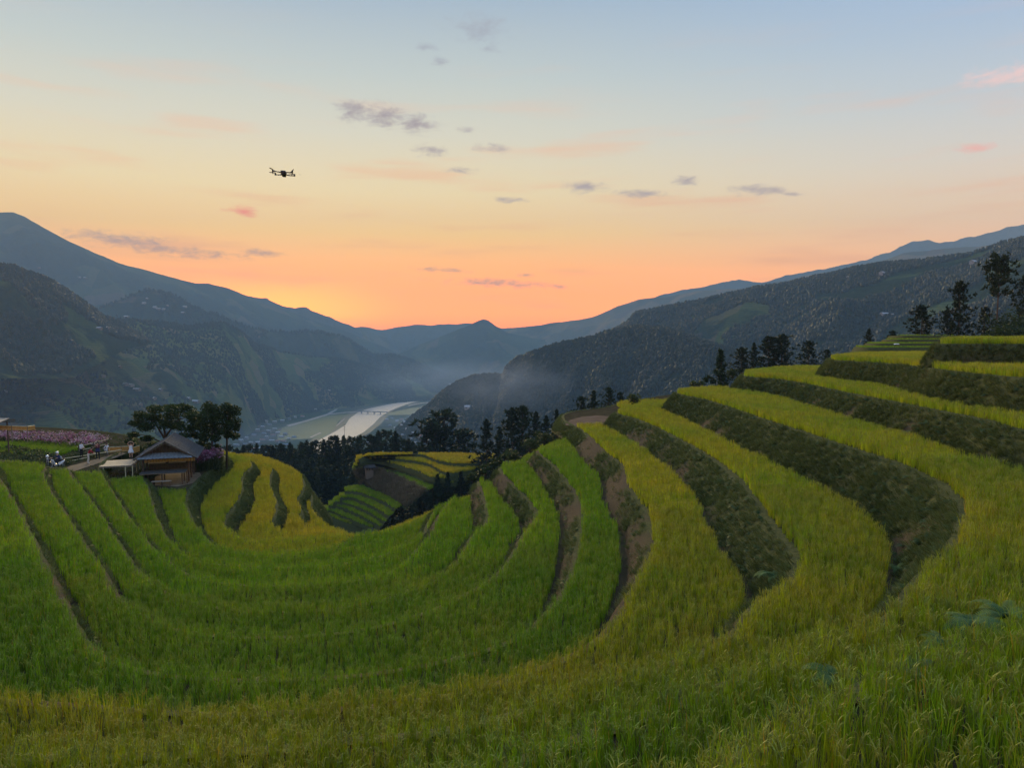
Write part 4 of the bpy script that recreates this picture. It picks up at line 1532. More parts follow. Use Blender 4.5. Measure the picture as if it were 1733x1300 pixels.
for nm, D0, xs, pts, lb in [
    ('slender_tree', 80.0, 358, [(352, 690, .8), (366, 695, .8), (348, 705, .9), (366, 710, .9), (342, 722, .8), (358, 724, .9), (372, 728, .6), (345, 740, .7), (362, 742, .7), (352, 758, .6), (368, 760, .5), (340, 752, .5)], 'slender tree with a tall oval crown behind the right side of the hut'),
    ('slender_tree', 81.0, 383, [(384, 690, .7), (396, 698, .7), (380, 704, .8), (396, 712, .8), (384, 720, .8), (400, 724, .5), (386, 734, .6), (398, 738, .5)], 'slender tree standing rightmost beside the hut, bare trunk showing')]:
    b0 = tuple(atD(xs, 775, D0))
    b0 = (b0[0], b0[1], -14.2)
    cl = []
    for (px, py, r) in pts:
        for _ in range(2):
            cl.append((rel(px + rdm.uniform(-3, 3), py + rdm.uniform(-3, 3), D0 + rdm.uniform(-.8, .8), b0), r * rdm.uniform(.75, 1.1)))
    q = pts[len(pts) // 2]
    tr = [([(0, 0, -.3), rel(xs + 1, 745, D0, b0), rel(xs + 2, 715, D0, b0), rel(xs + 3, 692, D0, b0)], [.13, .10, .07, .02]), ([rel(xs + 1, 745, D0, b0), rel(q[0] - 8, 730, D0, b0)], [.06, .02]), ([rel(xs + 1, 735, D0, b0), rel(q[0] + 10, 718, D0, b0)], [.06, .02])]
    leaf_tree(nm, b0, leafy(nm, 22 + len(pts), cl, tr, 0.14, 360, flat=0.9), lb)


def bush(px, py, D, r, label, seed, mat=M_leaf, zz=None, n=9, leaf=0.12, flat=0.8, name='bush', group=None):
    rd = random.Random(seed)
    p = atD(px, py, D)
    z = zz if zz is not None else float(near_z(p.x, p.y))
    cl = [((rd.uniform(-r, r) * .7, rd.uniform(-r, r) * .7, r * rd.uniform(0.35, 1.05)), r * rd.uniform(.35, .6)) for _ in range(n)]
    tr = [([(0, 0, -.2), (c[0] * .5, c[1] * .5, c[2] * .6), c], [.05 * r, .03 * r, .01 * r]) for c, _ in cl[:5]]
    return leaf_tree(name, (p.x, p.y, z), leafy(name, seed, cl, tr, leaf, int(150 / max(leaf / 0.12, .5)), mat, flat), label, 'bush', group=group)


for i, (px, D, r, lb) in enumerate([(1668, 108, 2.0, 'leftmost rounded bush at the foot of the tall bare pine'), (1702, 106, 2.7, 'large rounded bush under the tall bare pine near the right edge'), (1738, 104, 3.4, 'dense bush cut by the right edge above the highest terrace'), (1722, 112, 4.0, 'tall dark bush filling the gap behind the large rounded one'), (1640, 110, 1.3, 'low bush left of the rounded bushes above the highest terrace')]):
    bush(px, 565, D, r, lb, 800 + i, M_leaf, None, 16, 0.22)
for i, (px, py, D, r, lb) in enumerate([(872, 768, 76, 1.0, 'grey green shrub at the edge of the bright green terrace'), (898, 748, 79, 1.3, 'grey green shrub left of the dirt plot'), (922, 738, 82, 1.3, 'second grey green shrub left of the dirt plot'), (944, 728, 85, 1.2, 'shrub touching the left corner of the dirt plot'),
                                        (1075, 672, 84, 1.0, 'low bush behind the yellow rice nose'), (1180, 646, 96, 1.0, 'low bush beside the small spiky pine'), (1240, 628, 98, 0.9, 'shrub right of the small spiky pine'), (440, 822, 84, 0.9, 'round pale bush behind the yellow rice strips below the hut')]):
    p = atD(px, py, D)
    bush(px, py, D, r, lb, 820 + i, M_shrub, p.z - r * 0.9, 9, 0.13)
for i in range(7):
    px, py = 800 + i * 11, 800 - i * 7
    p = atD(px, py, 74 + i)
    bush(px, py, 74 + i, 0.65, 'dark shrub behind the edge of the green spur, %s in the row from the left' % ORD[i], 840 + i, M_shrub, p.z - 0.9, 8, 0.13, group='dark shrubs behind the green spur')

# ------------------------------------------------------------------ the small terraced knoll across the hollow
M_knoll_soil = M_soil
KN = [('a', -29.6, [(605, 778), (625, 770), (660, 768.5), (715, 770), (743, 780), (775, 785), (805, 784), (834, 777)]),
      ('b', -30.6, [(603, 783), (636, 775), (690, 779), (725, 785), (763, 801), (792, 797), (816, 788)]),
      ('c', -31.6, [(606, 783), (634, 778), (670, 786), (706, 797), (740, 809), (778, 808), (806, 798)]),
      ('d', -32.6, [(600, 790), (620, 779.5), (652, 788), (690, 799), (738, 816), (770, 817), (796, 807)]),
      ('e', -33.6, [(598, 796), (630, 793), (670, 806), (706, 822), (722, 832)]),
      ('f', -37.2, [(585, 832), (604, 833), (632, 841), (655, 852), (671, 862)]),
      ('g', -38.2, [(575, 843), (593, 842), (623, 853), (651, 868), (660, 874)]),
      ('h', -39.2, [(565, 850), (584, 851), (614, 861), (644, 878), (652, 884)]),
      ('i', -40.1, [(556, 857), (571, 857), (606, 870), (634, 885), (645, 892)]),
      ('j', -41.0, [(548, 865), (561, 865), (587, 876), (616, 888), (630, 894)]),
      ('k', -41.8, [(544, 874), (556, 873), (582, 883), (602, 889), (615, 894)])]
BATTER.update({n: 0.55 for n, _, _ in KN})
BATTER['e'] = 1.3
for i, (nm, z, pts) in enumerate(KN):
    rim = np.array([(at(x, y, z).x, at(x, y, z).y) for x, y in pts])[::-1]
    zn = KN[i + 1][1] if i + 1 < len(KN) else z - 6
    # the rim runs right to left, its hillside behind it
    r0, r1 = rim[0], rim[-1]
    cl_ = [(r1[0] - 1, r1[1] + 10), (r0[0] + 1, r0[1] + 10)]
    mid = (r0 + r1) / 2
    cl_ = [(r1[0] - 1, r1[1] + 4), (r1[0] * .7 + mid[0] * .3, max(r1[1], mid[1]) + 6.5), (mid[0], max(r0[1], mid[1]) + 8), (r0[0] * .6 + mid[0] * .4, max(r0[1], mid[1]) + 7), (r0[0] + 1, r0[1] + 5)]
    make_terrace(nm, z, rim[::-1], zn, cl_[::-1], objname='knoll_terrace', wob=0.12, step=0.5)
for nm, z, pts in KN:
    r = RIM[nm]
KT = dict(a=.78, b=.7, c=.66, d=.6, e=.22, f=.2, g=.25, h=.22, i=.25, j=.25, k=.35)
KORD = [k_[0] for k_ in KN]
proto('rice_knoll', [rice_mesh('rice_knoll', 350 + i, 16, 0.82, 0.10, 0.42, 2, 5, 0.10, 0.02) for i in range(3)])
rice_field(KORD, RIM, KT, [('rice_knoll', 120, 230, 0.45)], 230, wedge=0.35, pad=0, hs=0.8, inset=-0.15, gap=0.0, excl=lambda nm, X, Y: np.hypot(X, Y) < 1)

cr_ = RIM['e']
Vb = cr_['V'][:, 1:]
n = 1500
i = rng.integers(0, Vb.shape[0] - 1, n)
t = rng.uniform(0.05, 0.95, n) * (Vb.shape[1] - 1)
j = t.astype(int)
a = (t - j)[:, None]
p = Vb[i, j] * (1 - a) + Vb[i, np.minimum(j + 1, Vb.shape[1] - 1)] * a
M_corn = leaf_mat('dry_corn', [(0.13, 0.10, 0.055), (0.19, 0.15, 0.09), (0.09, 0.085, 0.04)], transl=0.2)


def corn_mesh(name, seed):
    rd = random.Random(seed)
    V, Fc = [], []
    for _ in range(9):
        b = (rd.uniform(-.4, .4), rd.uniform(-.4, .4), 0)
        strip(V, Fc, b, rd.uniform(0, 6.28), rd.uniform(.7, 1.3), .07, rd.uniform(0, .2), .2, 2)
        for _ in range(2):
            strip(V, Fc, (b[0], b[1], rd.uniform(.3, .8)), rd.uniform(0, 6.28), .5, .08, .7, 1.6, 2)
    return mesh_of(name, V, Fc, [M_corn])


proto('dry_corn', [corn_mesh('dry_corn_%d' % i_, 360 + i_) for i_ in range(3)])
scatter('dry_corn', p, np.c_[np.zeros((n, 2)), rng.uniform(0, 6.28, n)], rng.uniform(.7, 1.2, n), rng.random(n), rng.integers(0, 3, n), PROTO['dry_corn'])['label'] = 'brown dry corn stalks on the open slope of the knoll'

# ================================================================== the yard and hut at the left
YZ, HZ = -12.0, -13.8
M_dirt = pm('trodden_path', (0.15, 0.11, 0.07), (0.21, 0.155, 0.10), 2.0, 0.95, 0.3)
M_plot = pm('dry_dirt_plot', (0.085, 0.058, 0.042), (0.12, 0.082, 0.06), 0.8, 0.95, 0.4)
for m_ in (M_dirt, M_plot):
    m_.node_tree.nodes['Principled BSDF'].inputs['Specular IOR Level'].default_value = 0.02
M_bamboo = pm('bleached_bamboo', (0.24, 0.20, 0.15), (0.36, 0.30, 0.23), 5, 0.7, 0.2, stretch=(0.3, 3, 3))
M_bamdark = pm('weathered_bamboo', (0.16, 0.12, 0.08), (0.24, 0.18, 0.12), 6, 0.8, 0.3)
M_bampole = pm('pale_bamboo_pole', (0.42, 0.38, 0.24), (0.55, 0.48, 0.30), 3, 0.6)
M_wood = pm('old_wood', (0.075, 0.055, 0.04), (0.13, 0.09, 0.065), 5, 0.9, 0.4, stretch=(4, 4, 0.6))
M_redwood = pm('reddish_wood', (0.10, 0.055, 0.03), (0.17, 0.09, 0.045), 6, 0.8, 0.2)
M_orange = pm('golden_bamboo_weave', (0.42, 0.21, 0.05), (0.58, 0.33, 0.09), 9, 0.75, 0.4, stretch=(3, 3, 0.4))
M_shingle = pm('grey_wood_shingle', (0.045, 0.044, 0.045), (0.10, 0.098, 0.096), 5, 0.85, 0.5, stretch=(0.6, 3, 3))
M_shingle.node_tree.nodes['Principled BSDF'].inputs['Specular IOR Level'].default_value = 0.04
M_tin = pm('corrugated_tin', (0.13, 0.15, 0.165), (0.19, 0.21, 0.225), 4, 0.6, 0.1, metal=0.1)


def sheet(name, px, z, mat, label=None, kind='structure'):
    v = [tuple(at(x, y, z)) for x, y in px]
    o = pydata(name, v, [tuple(range(len(v)))], mat)
    if o.data.polygons[0].normal.z < 0:
        o.data.flip_normals()
    return tag(o, label, kind=kind)


sheet('path', [(95, 800), (118, 789), (150, 781), (178, 773), (205, 766), (216, 767), (192, 776), (165, 785), (140, 793), (118, 801)], YZ + 0.03, M_dirt)
sheet('path', [(118, 771), (132, 766), (150, 762), (152, 764), (134, 769), (120, 774)], YZ + 0.03, M_dirt)
sheet('dirt_plot', [(956, 719), (965, 711), (985, 705.5), (1010, 703.5), (1034, 704.5), (1040, 709), (1024, 717), (1008, 722.5), (985, 723.5), (968, 722)], -8.45 + 0.03, M_plot)
sheet('hut_floor', [(262, 822), (300, 824), (326, 818), (341, 806), (338, 800), (262, 800)], HZ + 0.03, M_dirt)

# rough grass and scrub round the yard
proto('yard_grass', [tuft_mesh('yard_grass', 470 + i, 20, 0.34, 0.03) for i in range(4)])


def scrub_mesh(name, seed):
    rd = random.Random(seed)
    V, Fc = [], []
    for _ in range(150):
        d = Vector((rd.gauss(0, 1), rd.gauss(0, 1), abs(rd.gauss(0, .8)))).normalized() * 0.5 * rd.random() ** 0.4
        a = Vector((rd.gauss(0, 1), rd.gauss(0, 1), rd.gauss(0, 1))).normalized()
        b = a.cross(Vector((rd.gauss(0, 1), rd.gauss(0, 1), rd.gauss(0, 1)))).normalized()
        s = rd.uniform(.05, .10)
        o = len(V)
        V += [tuple(d - a * s), tuple(d + b * s * .5), tuple(d + a * s), tuple(d - b * s * .5)]
        Fc.append((o, o + 1, o + 2, o + 3))
    return mesh_of(name, V, Fc, [M_shrub])


proto('scrub', [scrub_mesh('scrub_%d' % i, 480 + i) for i in range(4)])


def in_poly(px, X, Y, z):
    poly = np.array([(at(x, y, z).x, at(x, y, z).y) for x, y in px])
    q = np.roll(poly, -1, 0)
    r = np.zeros(len(X), bool)
    for (x0, y0), (x1, y1) in zip(poly, q):
        c = ((y0 > Y) != (y1 > Y))
        r ^= c & (X < (x1 - x0) * (Y - y0) / (y1 - y0 + 1e-12) + x0)
    return r


def level_at(X, Y):
    """ground height of the terraces in plan"""
    z = np.full(len(X), np.nan)
    for nm in ORDER[::-1]:
        poly = RIM[nm]['poly']
        q = np.roll(poly, -1, 0)
        r = np.zeros(len(X), bool)
        for (x0, y0), (x1, y1) in zip(poly, q):
            if (y0 < Y.min() and y1 < Y.min()) or (y0 > Y.max() and y1 > Y.max()):
                continue
            r ^= ((y0 > Y) != (y1 > Y)) & (X < (x1 - x0) * (Y - y0) / (y1 - y0 + 1e-12) + x0)
        z[r] = RIM[nm]['z']
    return z


n = 9000
X, Y = rng.uniform(-66, -24, n), rng.uniform(60, 96, n)
Zl = level_at(X, Y)
PATHS = [[(93, 801), (118, 788), (150, 780), (178, 772), (205, 765), (218, 767), (192, 777), (165, 786), (140, 794), (118, 802)], [(118, 771), (132, 765), (150, 761), (152, 765), (134, 770), (120, 775)]]
ok = ~np.isnan(Zl) & (Zl < -11.5)
for pth in PATHS:
    ok &= ~in_poly(pth, X, Y, YZ)
ok &= ~in_poly([(258, 826), (302, 827), (330, 820), (346, 806), (340, 792), (240, 792)], X, Y, HZ)
ok &= ~((X < -46.7) & (Y > 74.5) & (Y < 84) & (Zl > -12.1))
for zc, lo in ((-12.0, 64.8), (-12.9, 66.5), (-13.8, 66.0)):
    ok &= ~((np.abs(Zl - zc) < 0.05) & (Y < lo))
ok &= (Zl > -14.0)
X, Y, Zl = X[ok], Y[ok], Zl[ok]
m = len(X)
scatter('yard_grass', np.c_[X, Y, Zl], np.c_[np.zeros(m), rng.uniform(0, .4, m), rng.uniform(0, 6.28, m)], rng.uniform(.3, .6, m), np.clip(0.5 + .3 * fbm(X / 3, Y / 3, 3, 5), 0, 1), rng.integers(0, 4, m), PROTO['yard_grass'])['label'] = 'short rough grass on the yard round the hut and path'


def scrub_area(px, z, n, smin, smax, label, h=1.0):
    poly = np.array([(at(x, y, z).x, at(x, y, z).y) for x, y in px])
    X, Y = rng.uniform(poly[:, 0].min(), poly[:, 0].max(), n), rng.uniform(poly[:, 1].min(), poly[:, 1].max(), n)
    k = in_poly(px, X, Y, z)
    X, Y = X[k], Y[k]
    m = len(X)
    s = rng.uniform(smin, smax, m)
    o = scatter('scrub', np.c_[X, Y, np.full(m, z)], np.c_[np.zeros((m, 2)), rng.uniform(0, 6.28, m)], np.c_[s, s, s * h], rng.random(m), rng.integers(0, 4, m), PROTO['scrub'])
    o['label'] = label


scrub_area([(-40, 800), (-40, 763), (40, 766), (78, 772), (112, 786), (104, 797), (60, 792)], YZ, 520, 0.8, 1.7, 'dark weeds and scrub on the bank left of the motorbikes')
scrub_area([(110, 772), (125, 766), (140, 764), (180, 758), (178, 768), (140, 780), (112, 786)], YZ, 160, 0.4, 0.8, 'low weeds along the bamboo rails')
scrub_area([(236, 800), (262, 790), (345, 786), (368, 800), (372, 792), (330, 778), (240, 782)], HZ, 320, 0.8, 1.8, 'dark undergrowth behind the hut')

# cosmos flowers
M_pink = leaf_mat('cosmos_petals', [(0.22, 0.06, 0.14), (0.30, 0.13, 0.22), (0.42, 0.33, 0.38), (0.17, 0.035, 0.09)], transl=0.3)


def flower_mesh(name, seed):
    rd = random.Random(seed)
    V, Fc, mi = [], [], []
    for i in range(11):
        x, y, h = rd.uniform(-.35, .35), rd.uniform(-.35, .35), rd.uniform(.6, 1.05)
        n0 = len(Fc)
        strip(V, Fc, (x, y, 0), rd.uniform(0, 6.28), h, 0.02, rd.uniform(0, .15), .1, 2)
        for _ in range(3):
            strip(V, Fc, (x, y, rd.uniform(.1, .5)), rd.uniform(0, 6.28), .25, 0.03, .5, .5, 2)
        mi += [0] * (len(Fc) - n0)
        c = Vector((x, y, h))
        nrm = Vector((rd.gauss(0, .5), rd.gauss(0, .5) - .5, 1)).normalized()
        a = nrm.orthogonal().normalized()
        b = nrm.cross(a)
        n0 = len(Fc)
        for k in range(6):
            t = k * math.pi / 3
            d, e = a * math.cos(t) + b * math.sin(t), a * math.cos(t + .45) + b * math.sin(t + .45)
            f = a * math.cos(t - .45) + b * math.sin(t - .45)
            o = len(V)
            V += [tuple(c), tuple(c + f * .06), tuple(c + d * .075), tuple(c + e * .06)]
            Fc.append((o, o + 1, o + 2, o + 3))
        mi += [1] * (len(Fc) - n0)
    return mesh_of(name, V, Fc, [M_shrub, M_pink], mi)


proto('cosmos', [flower_mesh('cosmos_%d' % i, 490 + i) for i in range(5)])


def flowers(px, z, n, label, smin=.8, smax=1.15, dz=None):
    poly = np.array([(at(x, y, z).x, at(x, y, z).y) for x, y in px])
    X, Y = rng.uniform(poly[:, 0].min(), poly[:, 0].max(), n), rng.uniform(poly[:, 1].min(), poly[:, 1].max(), n)
    k = in_poly(px, X, Y, z)
    X, Y = X[k], Y[k]
    m = len(X)
    o = scatter('cosmos_flowers', np.c_[X, Y, np.full(m, z)], np.c_[np.zeros((m, 2)), rng.uniform(0, 6.28, m)], rng.uniform(smin, smax, m), rng.random(m), rng.integers(0, 5, m), PROTO['cosmos'])
    o['label'] = label


flowers([(-20, 752), (30, 754), (80, 758), (130, 764), (186, 762), (182, 750), (150, 746), (90, 744), (20, 740), (-20, 740)], YZ, 650, 'long bed of pink and white cosmos flowers behind the rice patch')
flowers([(338, 800), (352, 796), (372, 792), (370, 785), (350, 784), (336, 790)], HZ, 160, 'clump of pink cosmos flowers beside the hut roof', 1.5, 2.1)

# ------------------------------------------------------------------ the hut
HF = atD(281, 800, 70.5)
hut = empty('wooden_hut', (HF.x, HF.y, HZ + 0.03), R(17.5), 'weathered open wooden hut with grey gabled roof beside the bamboo deck', 'hut')
HS, HL, HE, HA = 2.55, 6.6, 2.45, 3.95        # half span, length, eave height, apex height


def hpart(mb, name, mat, parent=hut):
    return mb.build(name, mat, parent)


for y in (0.15, 2.3, 4.4, 6.3):
    for x in (-2.0, 2.0):
        hpart(MB().tube([(x, y, -0.05), (x * 1.005, y, HE - 0.05)], 0.085, 8), 'post', M_redwood if (x > 0 and y < 3) else M_wood)
ridge = hpart(MB().tube([(0, -0.45, HA + 0.05), (0, HL + 0.3, HA + 0.05)], 0.09, 8), 'roof', M_shingle)
sl = math.hypot(HS + .25, HA - HE + 0.1)
ang = math.atan2(HA - HE + 0.1, HS + .25)
ncol = 9
for s in (-1, 1):
    for i in range(ncol):
        y0 = -0.42 + (HL + 0.7) * i / ncol
        w = (HL + 0.7) / ncol
        for r_ in range(3):
            # overlapping courses of old boards, every one a little proud of the next
            v, f = [], []
            nx = 7
            t0, t1 = r_ / 3, (r_ + 1) / 3 + 0.03
            off = 0.035 * (2 - r_) + random.uniform(0, .012)
            for a in range(nx + 1):
                yy_ = y0 + 0.012 + (w - 0.024) * a / nx
                for t in (t0, t1):
                    d = sl * t
                    x = s * d * math.cos(ang)
                    z = HA + 0.03 - d * math.sin(ang) + 0.07 - 0.03 * r_ + (0.016 if a % 2 else 0) + random.uniform(-.004, .004)
                    v.append((x, yy_, z))
            nvt = len(v)
            v += [(x, y, z - 0.03) for x, y, z in v]
            for a in range(nx):
                p = 2 * a
                f.append((p, p + 1, p + 3, p + 2))
                f.append((p + nvt, p + 2 + nvt, p + 3 + nvt, p + 1 + nvt))
                f.append((p + 1, p + 1 + nvt, p + 3 + nvt, p + 3))
                f.append((p, p + 2, p + 2 + nvt, p + nvt))
            f += [(0, nvt, nvt + 1, 1), (2 * nx, 2 * nx + 1, 2 * nx + 1 + nvt, 2 * nx + nvt)]
            pydata('roof_board', v, f, M_shingle, ridge)
for s in (-1, 1):
    hpart(MB().tube([(s * 0.02, -0.35, HA - 0.08), (s * (HS + .2), -0.35, HE - 0.1)], 0.06, 6), 'bargeboard', M_wood)
    hpart(MB().tube([(s * 2.0, 0.1, HE - 0.08), (s * 2.0, 6.4, HE - 0.08)], 0.07, 6), 'beam', M_wood)
hpart(MB().tube([(-2.35, 0.15, HE + 0.02), (2.35, 0.15, HE + 0.02)], 0.07, 6), 'beam', M_wood)
# dark boarded gable, king post
for i in range(14):
    x0 = -2.1 + 4.2 * i / 14
    xm = x0 + 0.15
    top = HA - 0.12 - abs(xm) * (HA - HE) / HS
    if top - (HE + .05) > 0.1:
        hpart(MB().box((xm, 0.55, (top + HE + .05) / 2), (0.285, 0.03, top - HE - 0.05)), 'gable_board', M_wood)
hpart(MB().box((0.02, 0.25, (HA + HE) / 2 + 0.1), (0.1, 0.1, HA - HE - 0.3)), 'king_post', M_wood)
# corrugated tin awning under the gable
v, f = [], []
nc = 60
for a in range(nc + 1):
    x = -2.45 + 4.9 * a / nc
    lift = 0.02 * math.sin(a * math.pi / 2)
    for k, (y, z) in enumerate(((0.1, HE + 0.48), (-0.62, HE + 0.02))):
        xx = x * (1.0 if k else 0.82)
        v.append((xx, y, z + lift))
for a in range(nc):
    f.append((2 * a, 2 * a + 1, 2 * a + 3, 2 * a + 2))
aw = pydata('awning', v, f, M_tin, hut)
aw.modifiers.new('solid', 'SOLIDIFY').thickness = 0.012
# bamboo valance and back wall
vb = MB()
for a in range(34):
    vb.tube([(-1.75 + 4.3 * a / 33, -0.25, HE - 0.38), (-1.75 + 4.3 * a / 33, -0.25, HE - 0.06)], 0.045, 5)
hpart(vb, 'valance', M_orange)
for k in range(5):
    hpart(MB().box((0, 3.2, 0.95 + k * 0.26), (3.9, 0.04, 0.22)), 'wall_board', M_wood if k != 3 else M_bamdark)
hpart(MB().box((-0.9, 0.9, HE - 0.62), (1.5, 0.5, 0.06)), 'shelf', M_bamboo)
hpart(MB().box((0.9, 0.9, HE - 0.62), (1.5, 0.5, 0.06)), 'shelf', M_bamboo)
# raised sitting platform in front
plat = hpart(MB().box((-0.15, -0.35, 1.12), (3.95, 1.9, 0.06)), 'platform', M_bamdark)
for k in range(11):
    hpart(MB().box((-0.15, -1.22 + k * 0.175, 1.175), (4.0, 0.15, 0.05)), 'platform_slat', M_shingle, plat)
for x in (-2.0, -0.2, 1.55):
    for y in (-1.2, 0.5):
        hpart(MB().tube([(x, y, -0.05), (x, y, 1.12)], 0.06, 6), 'platform_leg', M_redwood if x > 1 else M_wood, plat)
hpart(MB().tube([(1.95, -0.9, -0.05), (1.95, -0.9, 1.25)], 0.055, 6), 'platform_leg', M_redwood, plat)
bn = empty('wooden_bench', hut.matrix_world @ Vector((0, 0, 0)), R(17.5), 'low plank bench under the front platform of the hut', 'bench')
bn.location = Vector((HF.x, HF.y, HZ + 0.03)) + Matrix.Rotation(R(17.5), 3, 'Z') @ Vector((-0.2, -1.6, 0))
MB().box((0, 0, 0.46), (1.7, 0.34, 0.06)).build('seat', M_bamboo, bn)
for x in (-0.75, 0.75):
    MB().box((x, 0, 0.2), (0.08, 0.3, 0.46)).build('leg', M_redwood, bn)

# ------------------------------------------------------------------ bamboo deck
DZ = -11.75
cA, cB, cC, cD = at(169, 790, DZ), at(224, 787.5, DZ), at(236, 776.5, DZ), at(184, 779.5, DZ)
dk = empty('bamboo_deck', (cA + cB + cC + cD) / 4, 0, 'pale bamboo viewing deck on thin posts left of the hut', 'deck')
dl = dk.location
lerp = lambda a, b, t: a + (b - a) * t
ns = 9
for i in range(ns):
    t0, t1 = (i + 0.06) / ns, (i + (0.94 if i % 3 != 2 else 0.72)) / ns
    q = [lerp(cA, cD, t0), lerp(cB, cC, t0), lerp(cB, cC, t1), lerp(cA, cD, t1)]
    e = Vector((random.uniform(-.15, .15), 0, random.uniform(0, .02)))
    q = [p - dl + e for p in q]
    v = [tuple(p) for p in q] + [tuple(p - Vector((0, 0, .05))) for p in q]
    pydata('slat', v, [(0, 1, 2, 3), (7, 6, 5, 4), (0, 4, 5, 1), (1, 5, 6, 2), (2, 6, 7, 3), (3, 7, 4, 0)], M_bamboo, dk)
for a, b in ((cA, cB), (cD, cC), (lerp(cA, cD, .5), lerp(cB, cC, .5)), (cA, cD), (cB, cC)):
    MB().tube([a - dl - Vector((0, 0, .11)), b - dl - Vector((0, 0, .11))], 0.05, 6).build('joist', M_bamdark, dk)
for t, p in enumerate((cB, lerp(cB, cC, .55), cC, lerp(cA, cB, .78), cD, lerp(cD, cC, .5), lerp(cA, cB, .1))):
    MB().tube([Vector((p.x, p.y, -14.0)) - dl, p - dl + Vector((0, 0, .3 if t in (1, 2) else -.05))], 0.045, 6).build('post', M_bampole, dk)

# woven golden railing behind the deck, and the one by the shelter
def weave(name, pts, h, label, cat='railing'):
    e = empty(name, pts[0], 0, label, cat)
    for a, b in zip(pts[:-1], pts[1:]):
        d = Vector(b) - Vector(a)
        nn_ = max(6, int(d.length / 0.11))
        m_ = MB()
        for k in range(nn_):
            p = Vector(a) + d * (k + .5) / nn_ - Vector(pts[0])
            m_.tube([p, p + Vector((0, 0, h * random.uniform(.92, 1.0)))], 0.05, 5)
        m_.build('weave_panel', M_orange, e)
        for z in (0.06, h):
            MB().tube([Vector(a) - Vector(pts[0]) + Vector((0, 0, z)), Vector(b) - Vector(pts[0]) + Vector((0, 0, z))], 0.04, 5).build('rail', M_bampole, e)
        MB().tube([Vector(a) - Vector(pts[0]) - Vector((0, 0, 1.2)), Vector(a) - Vector(pts[0]) + Vector((0, 0, h + .05))], 0.05, 5).build('post', M_bamdark, e)
    return e


weave('woven_railing', [atD(183, 766.5, 76), atD(205, 765, 77), atD(224, 764, 78)], 0.55, 'golden woven bamboo railing behind the deck')
weave('woven_railing', [atD(224, 768, 73.5), atD(236, 764, 75.5)], 0.6, 'short golden railing end beside the person in white')
weave('woven_railing', [atD(-40, 727, 74), atD(20, 728, 75), atD(46, 729, 76), atD(59, 727, 78)], 0.42, 'golden woven bamboo railing by the shelter at the left edge')

# shelter cut by the left edge
sb = atD(15, 757, 75)
sh = empty('shelter', (sb.x, sb.y, YZ), 0, 'shelter roof corner on a dark post at the left edge', 'shelter')
o0 = Vector((sb.x, sb.y, YZ))
MB().tube([(0, 0, -0.1), (-0.08, 0, atD(15, 713, 75).z - YZ)], 0.075, 8).build('post', M_wood, sh)
rc = [atD(16, 707.5, 75) - o0, atD(-90, 707.5, 76.5) - o0, atD(-90, 728, 74) - o0, atD(-3, 716, 73) - o0]
v = [tuple(p) for p in rc] + [tuple(p - Vector((0, 0, .07))) for p in rc]
pydata('roof', v, [(0, 1, 2, 3), (7, 6, 5, 4), (0, 4, 5, 1), (1, 5, 6, 2), (2, 6, 7, 3), (3, 7, 4, 0)], M_bamboo, sh)
for y in (710.5, 713.5):
    MB().tube([atD(-60, y + 1, 75.3) - o0, atD(25, y, 75.3) - o0], 0.05, 6).build('beam', M_wood, sh)

# bamboo rails along the path
def rail_fence(name, rails, posts, label, mat=M_bampole):
    o_ = atD(*rails[0][0])
    e = empty(name, (o_.x, o_.y, YZ), 0, label, 'fence')
    ob = Vector((o_.x, o_.y, YZ))
    for a, b in rails:
        MB().tube([atD(*a) - ob, lerp(atD(*a), atD(*b), .5) - ob - Vector((0, 0, .02)), atD(*b) - ob], 0.045, 6).build('rail', mat, e)
    for px, py, D in posts:
        p = atD(px, py, D)
        MB().tube([Vector((p.x, p.y, YZ - .2)) - ob, p - ob], 0.05, 6).build('post', M_wood, e)
    return e


rail_fence('bamboo_fence', [((130, 756.5, 79), (183.5, 743.5, 80)), ((133, 763, 79), (184, 751, 80))], [(133, 754, 79), (158, 748, 79.5), (181, 743, 80)], 'two rail bamboo fence behind the group of people')
rail_fence('bamboo_fence', [((100, 777.5, 73), (206, 761.5, 76)), ((103, 783.5, 72), (150, 774, 74))], [(107, 775, 72.5), (140, 771, 74), (180, 764, 75.5)], 'low bamboo rail along the dirt path')
rail_fence('bamboo_fence', [((108, 772, 70), (109, 775, 70))], [(108, 772, 70)], 'single leaning stake beside the motorbikes', M_wood)

# ================================================================== people
M_skin = pm('skin', (0.42, 0.26, 0.18), (0.46, 0.29, 0.20), 8, 0.6)
M_hair = pm('black_hair', (0.012, 0.010, 0.010), (0.02, 0.018, 0.016), 20, 0.5)
CLO = {n: pm(n + '_cloth', c, None, 9, 0.85) for n, c in dict(white=(0.72, 0.74, 0.78), black=(0.018, 0.018, 0.022), red=(0.32, 0.03, 0.04), navy=(0.03, 0.035, 0.10), maroon=(0.16, 0.03, 0.05), cream=(0.62, 0.58, 0.52), teal=(0.03, 0.10, 0.11), grey=(0.35, 0.37, 0.40)).items()}

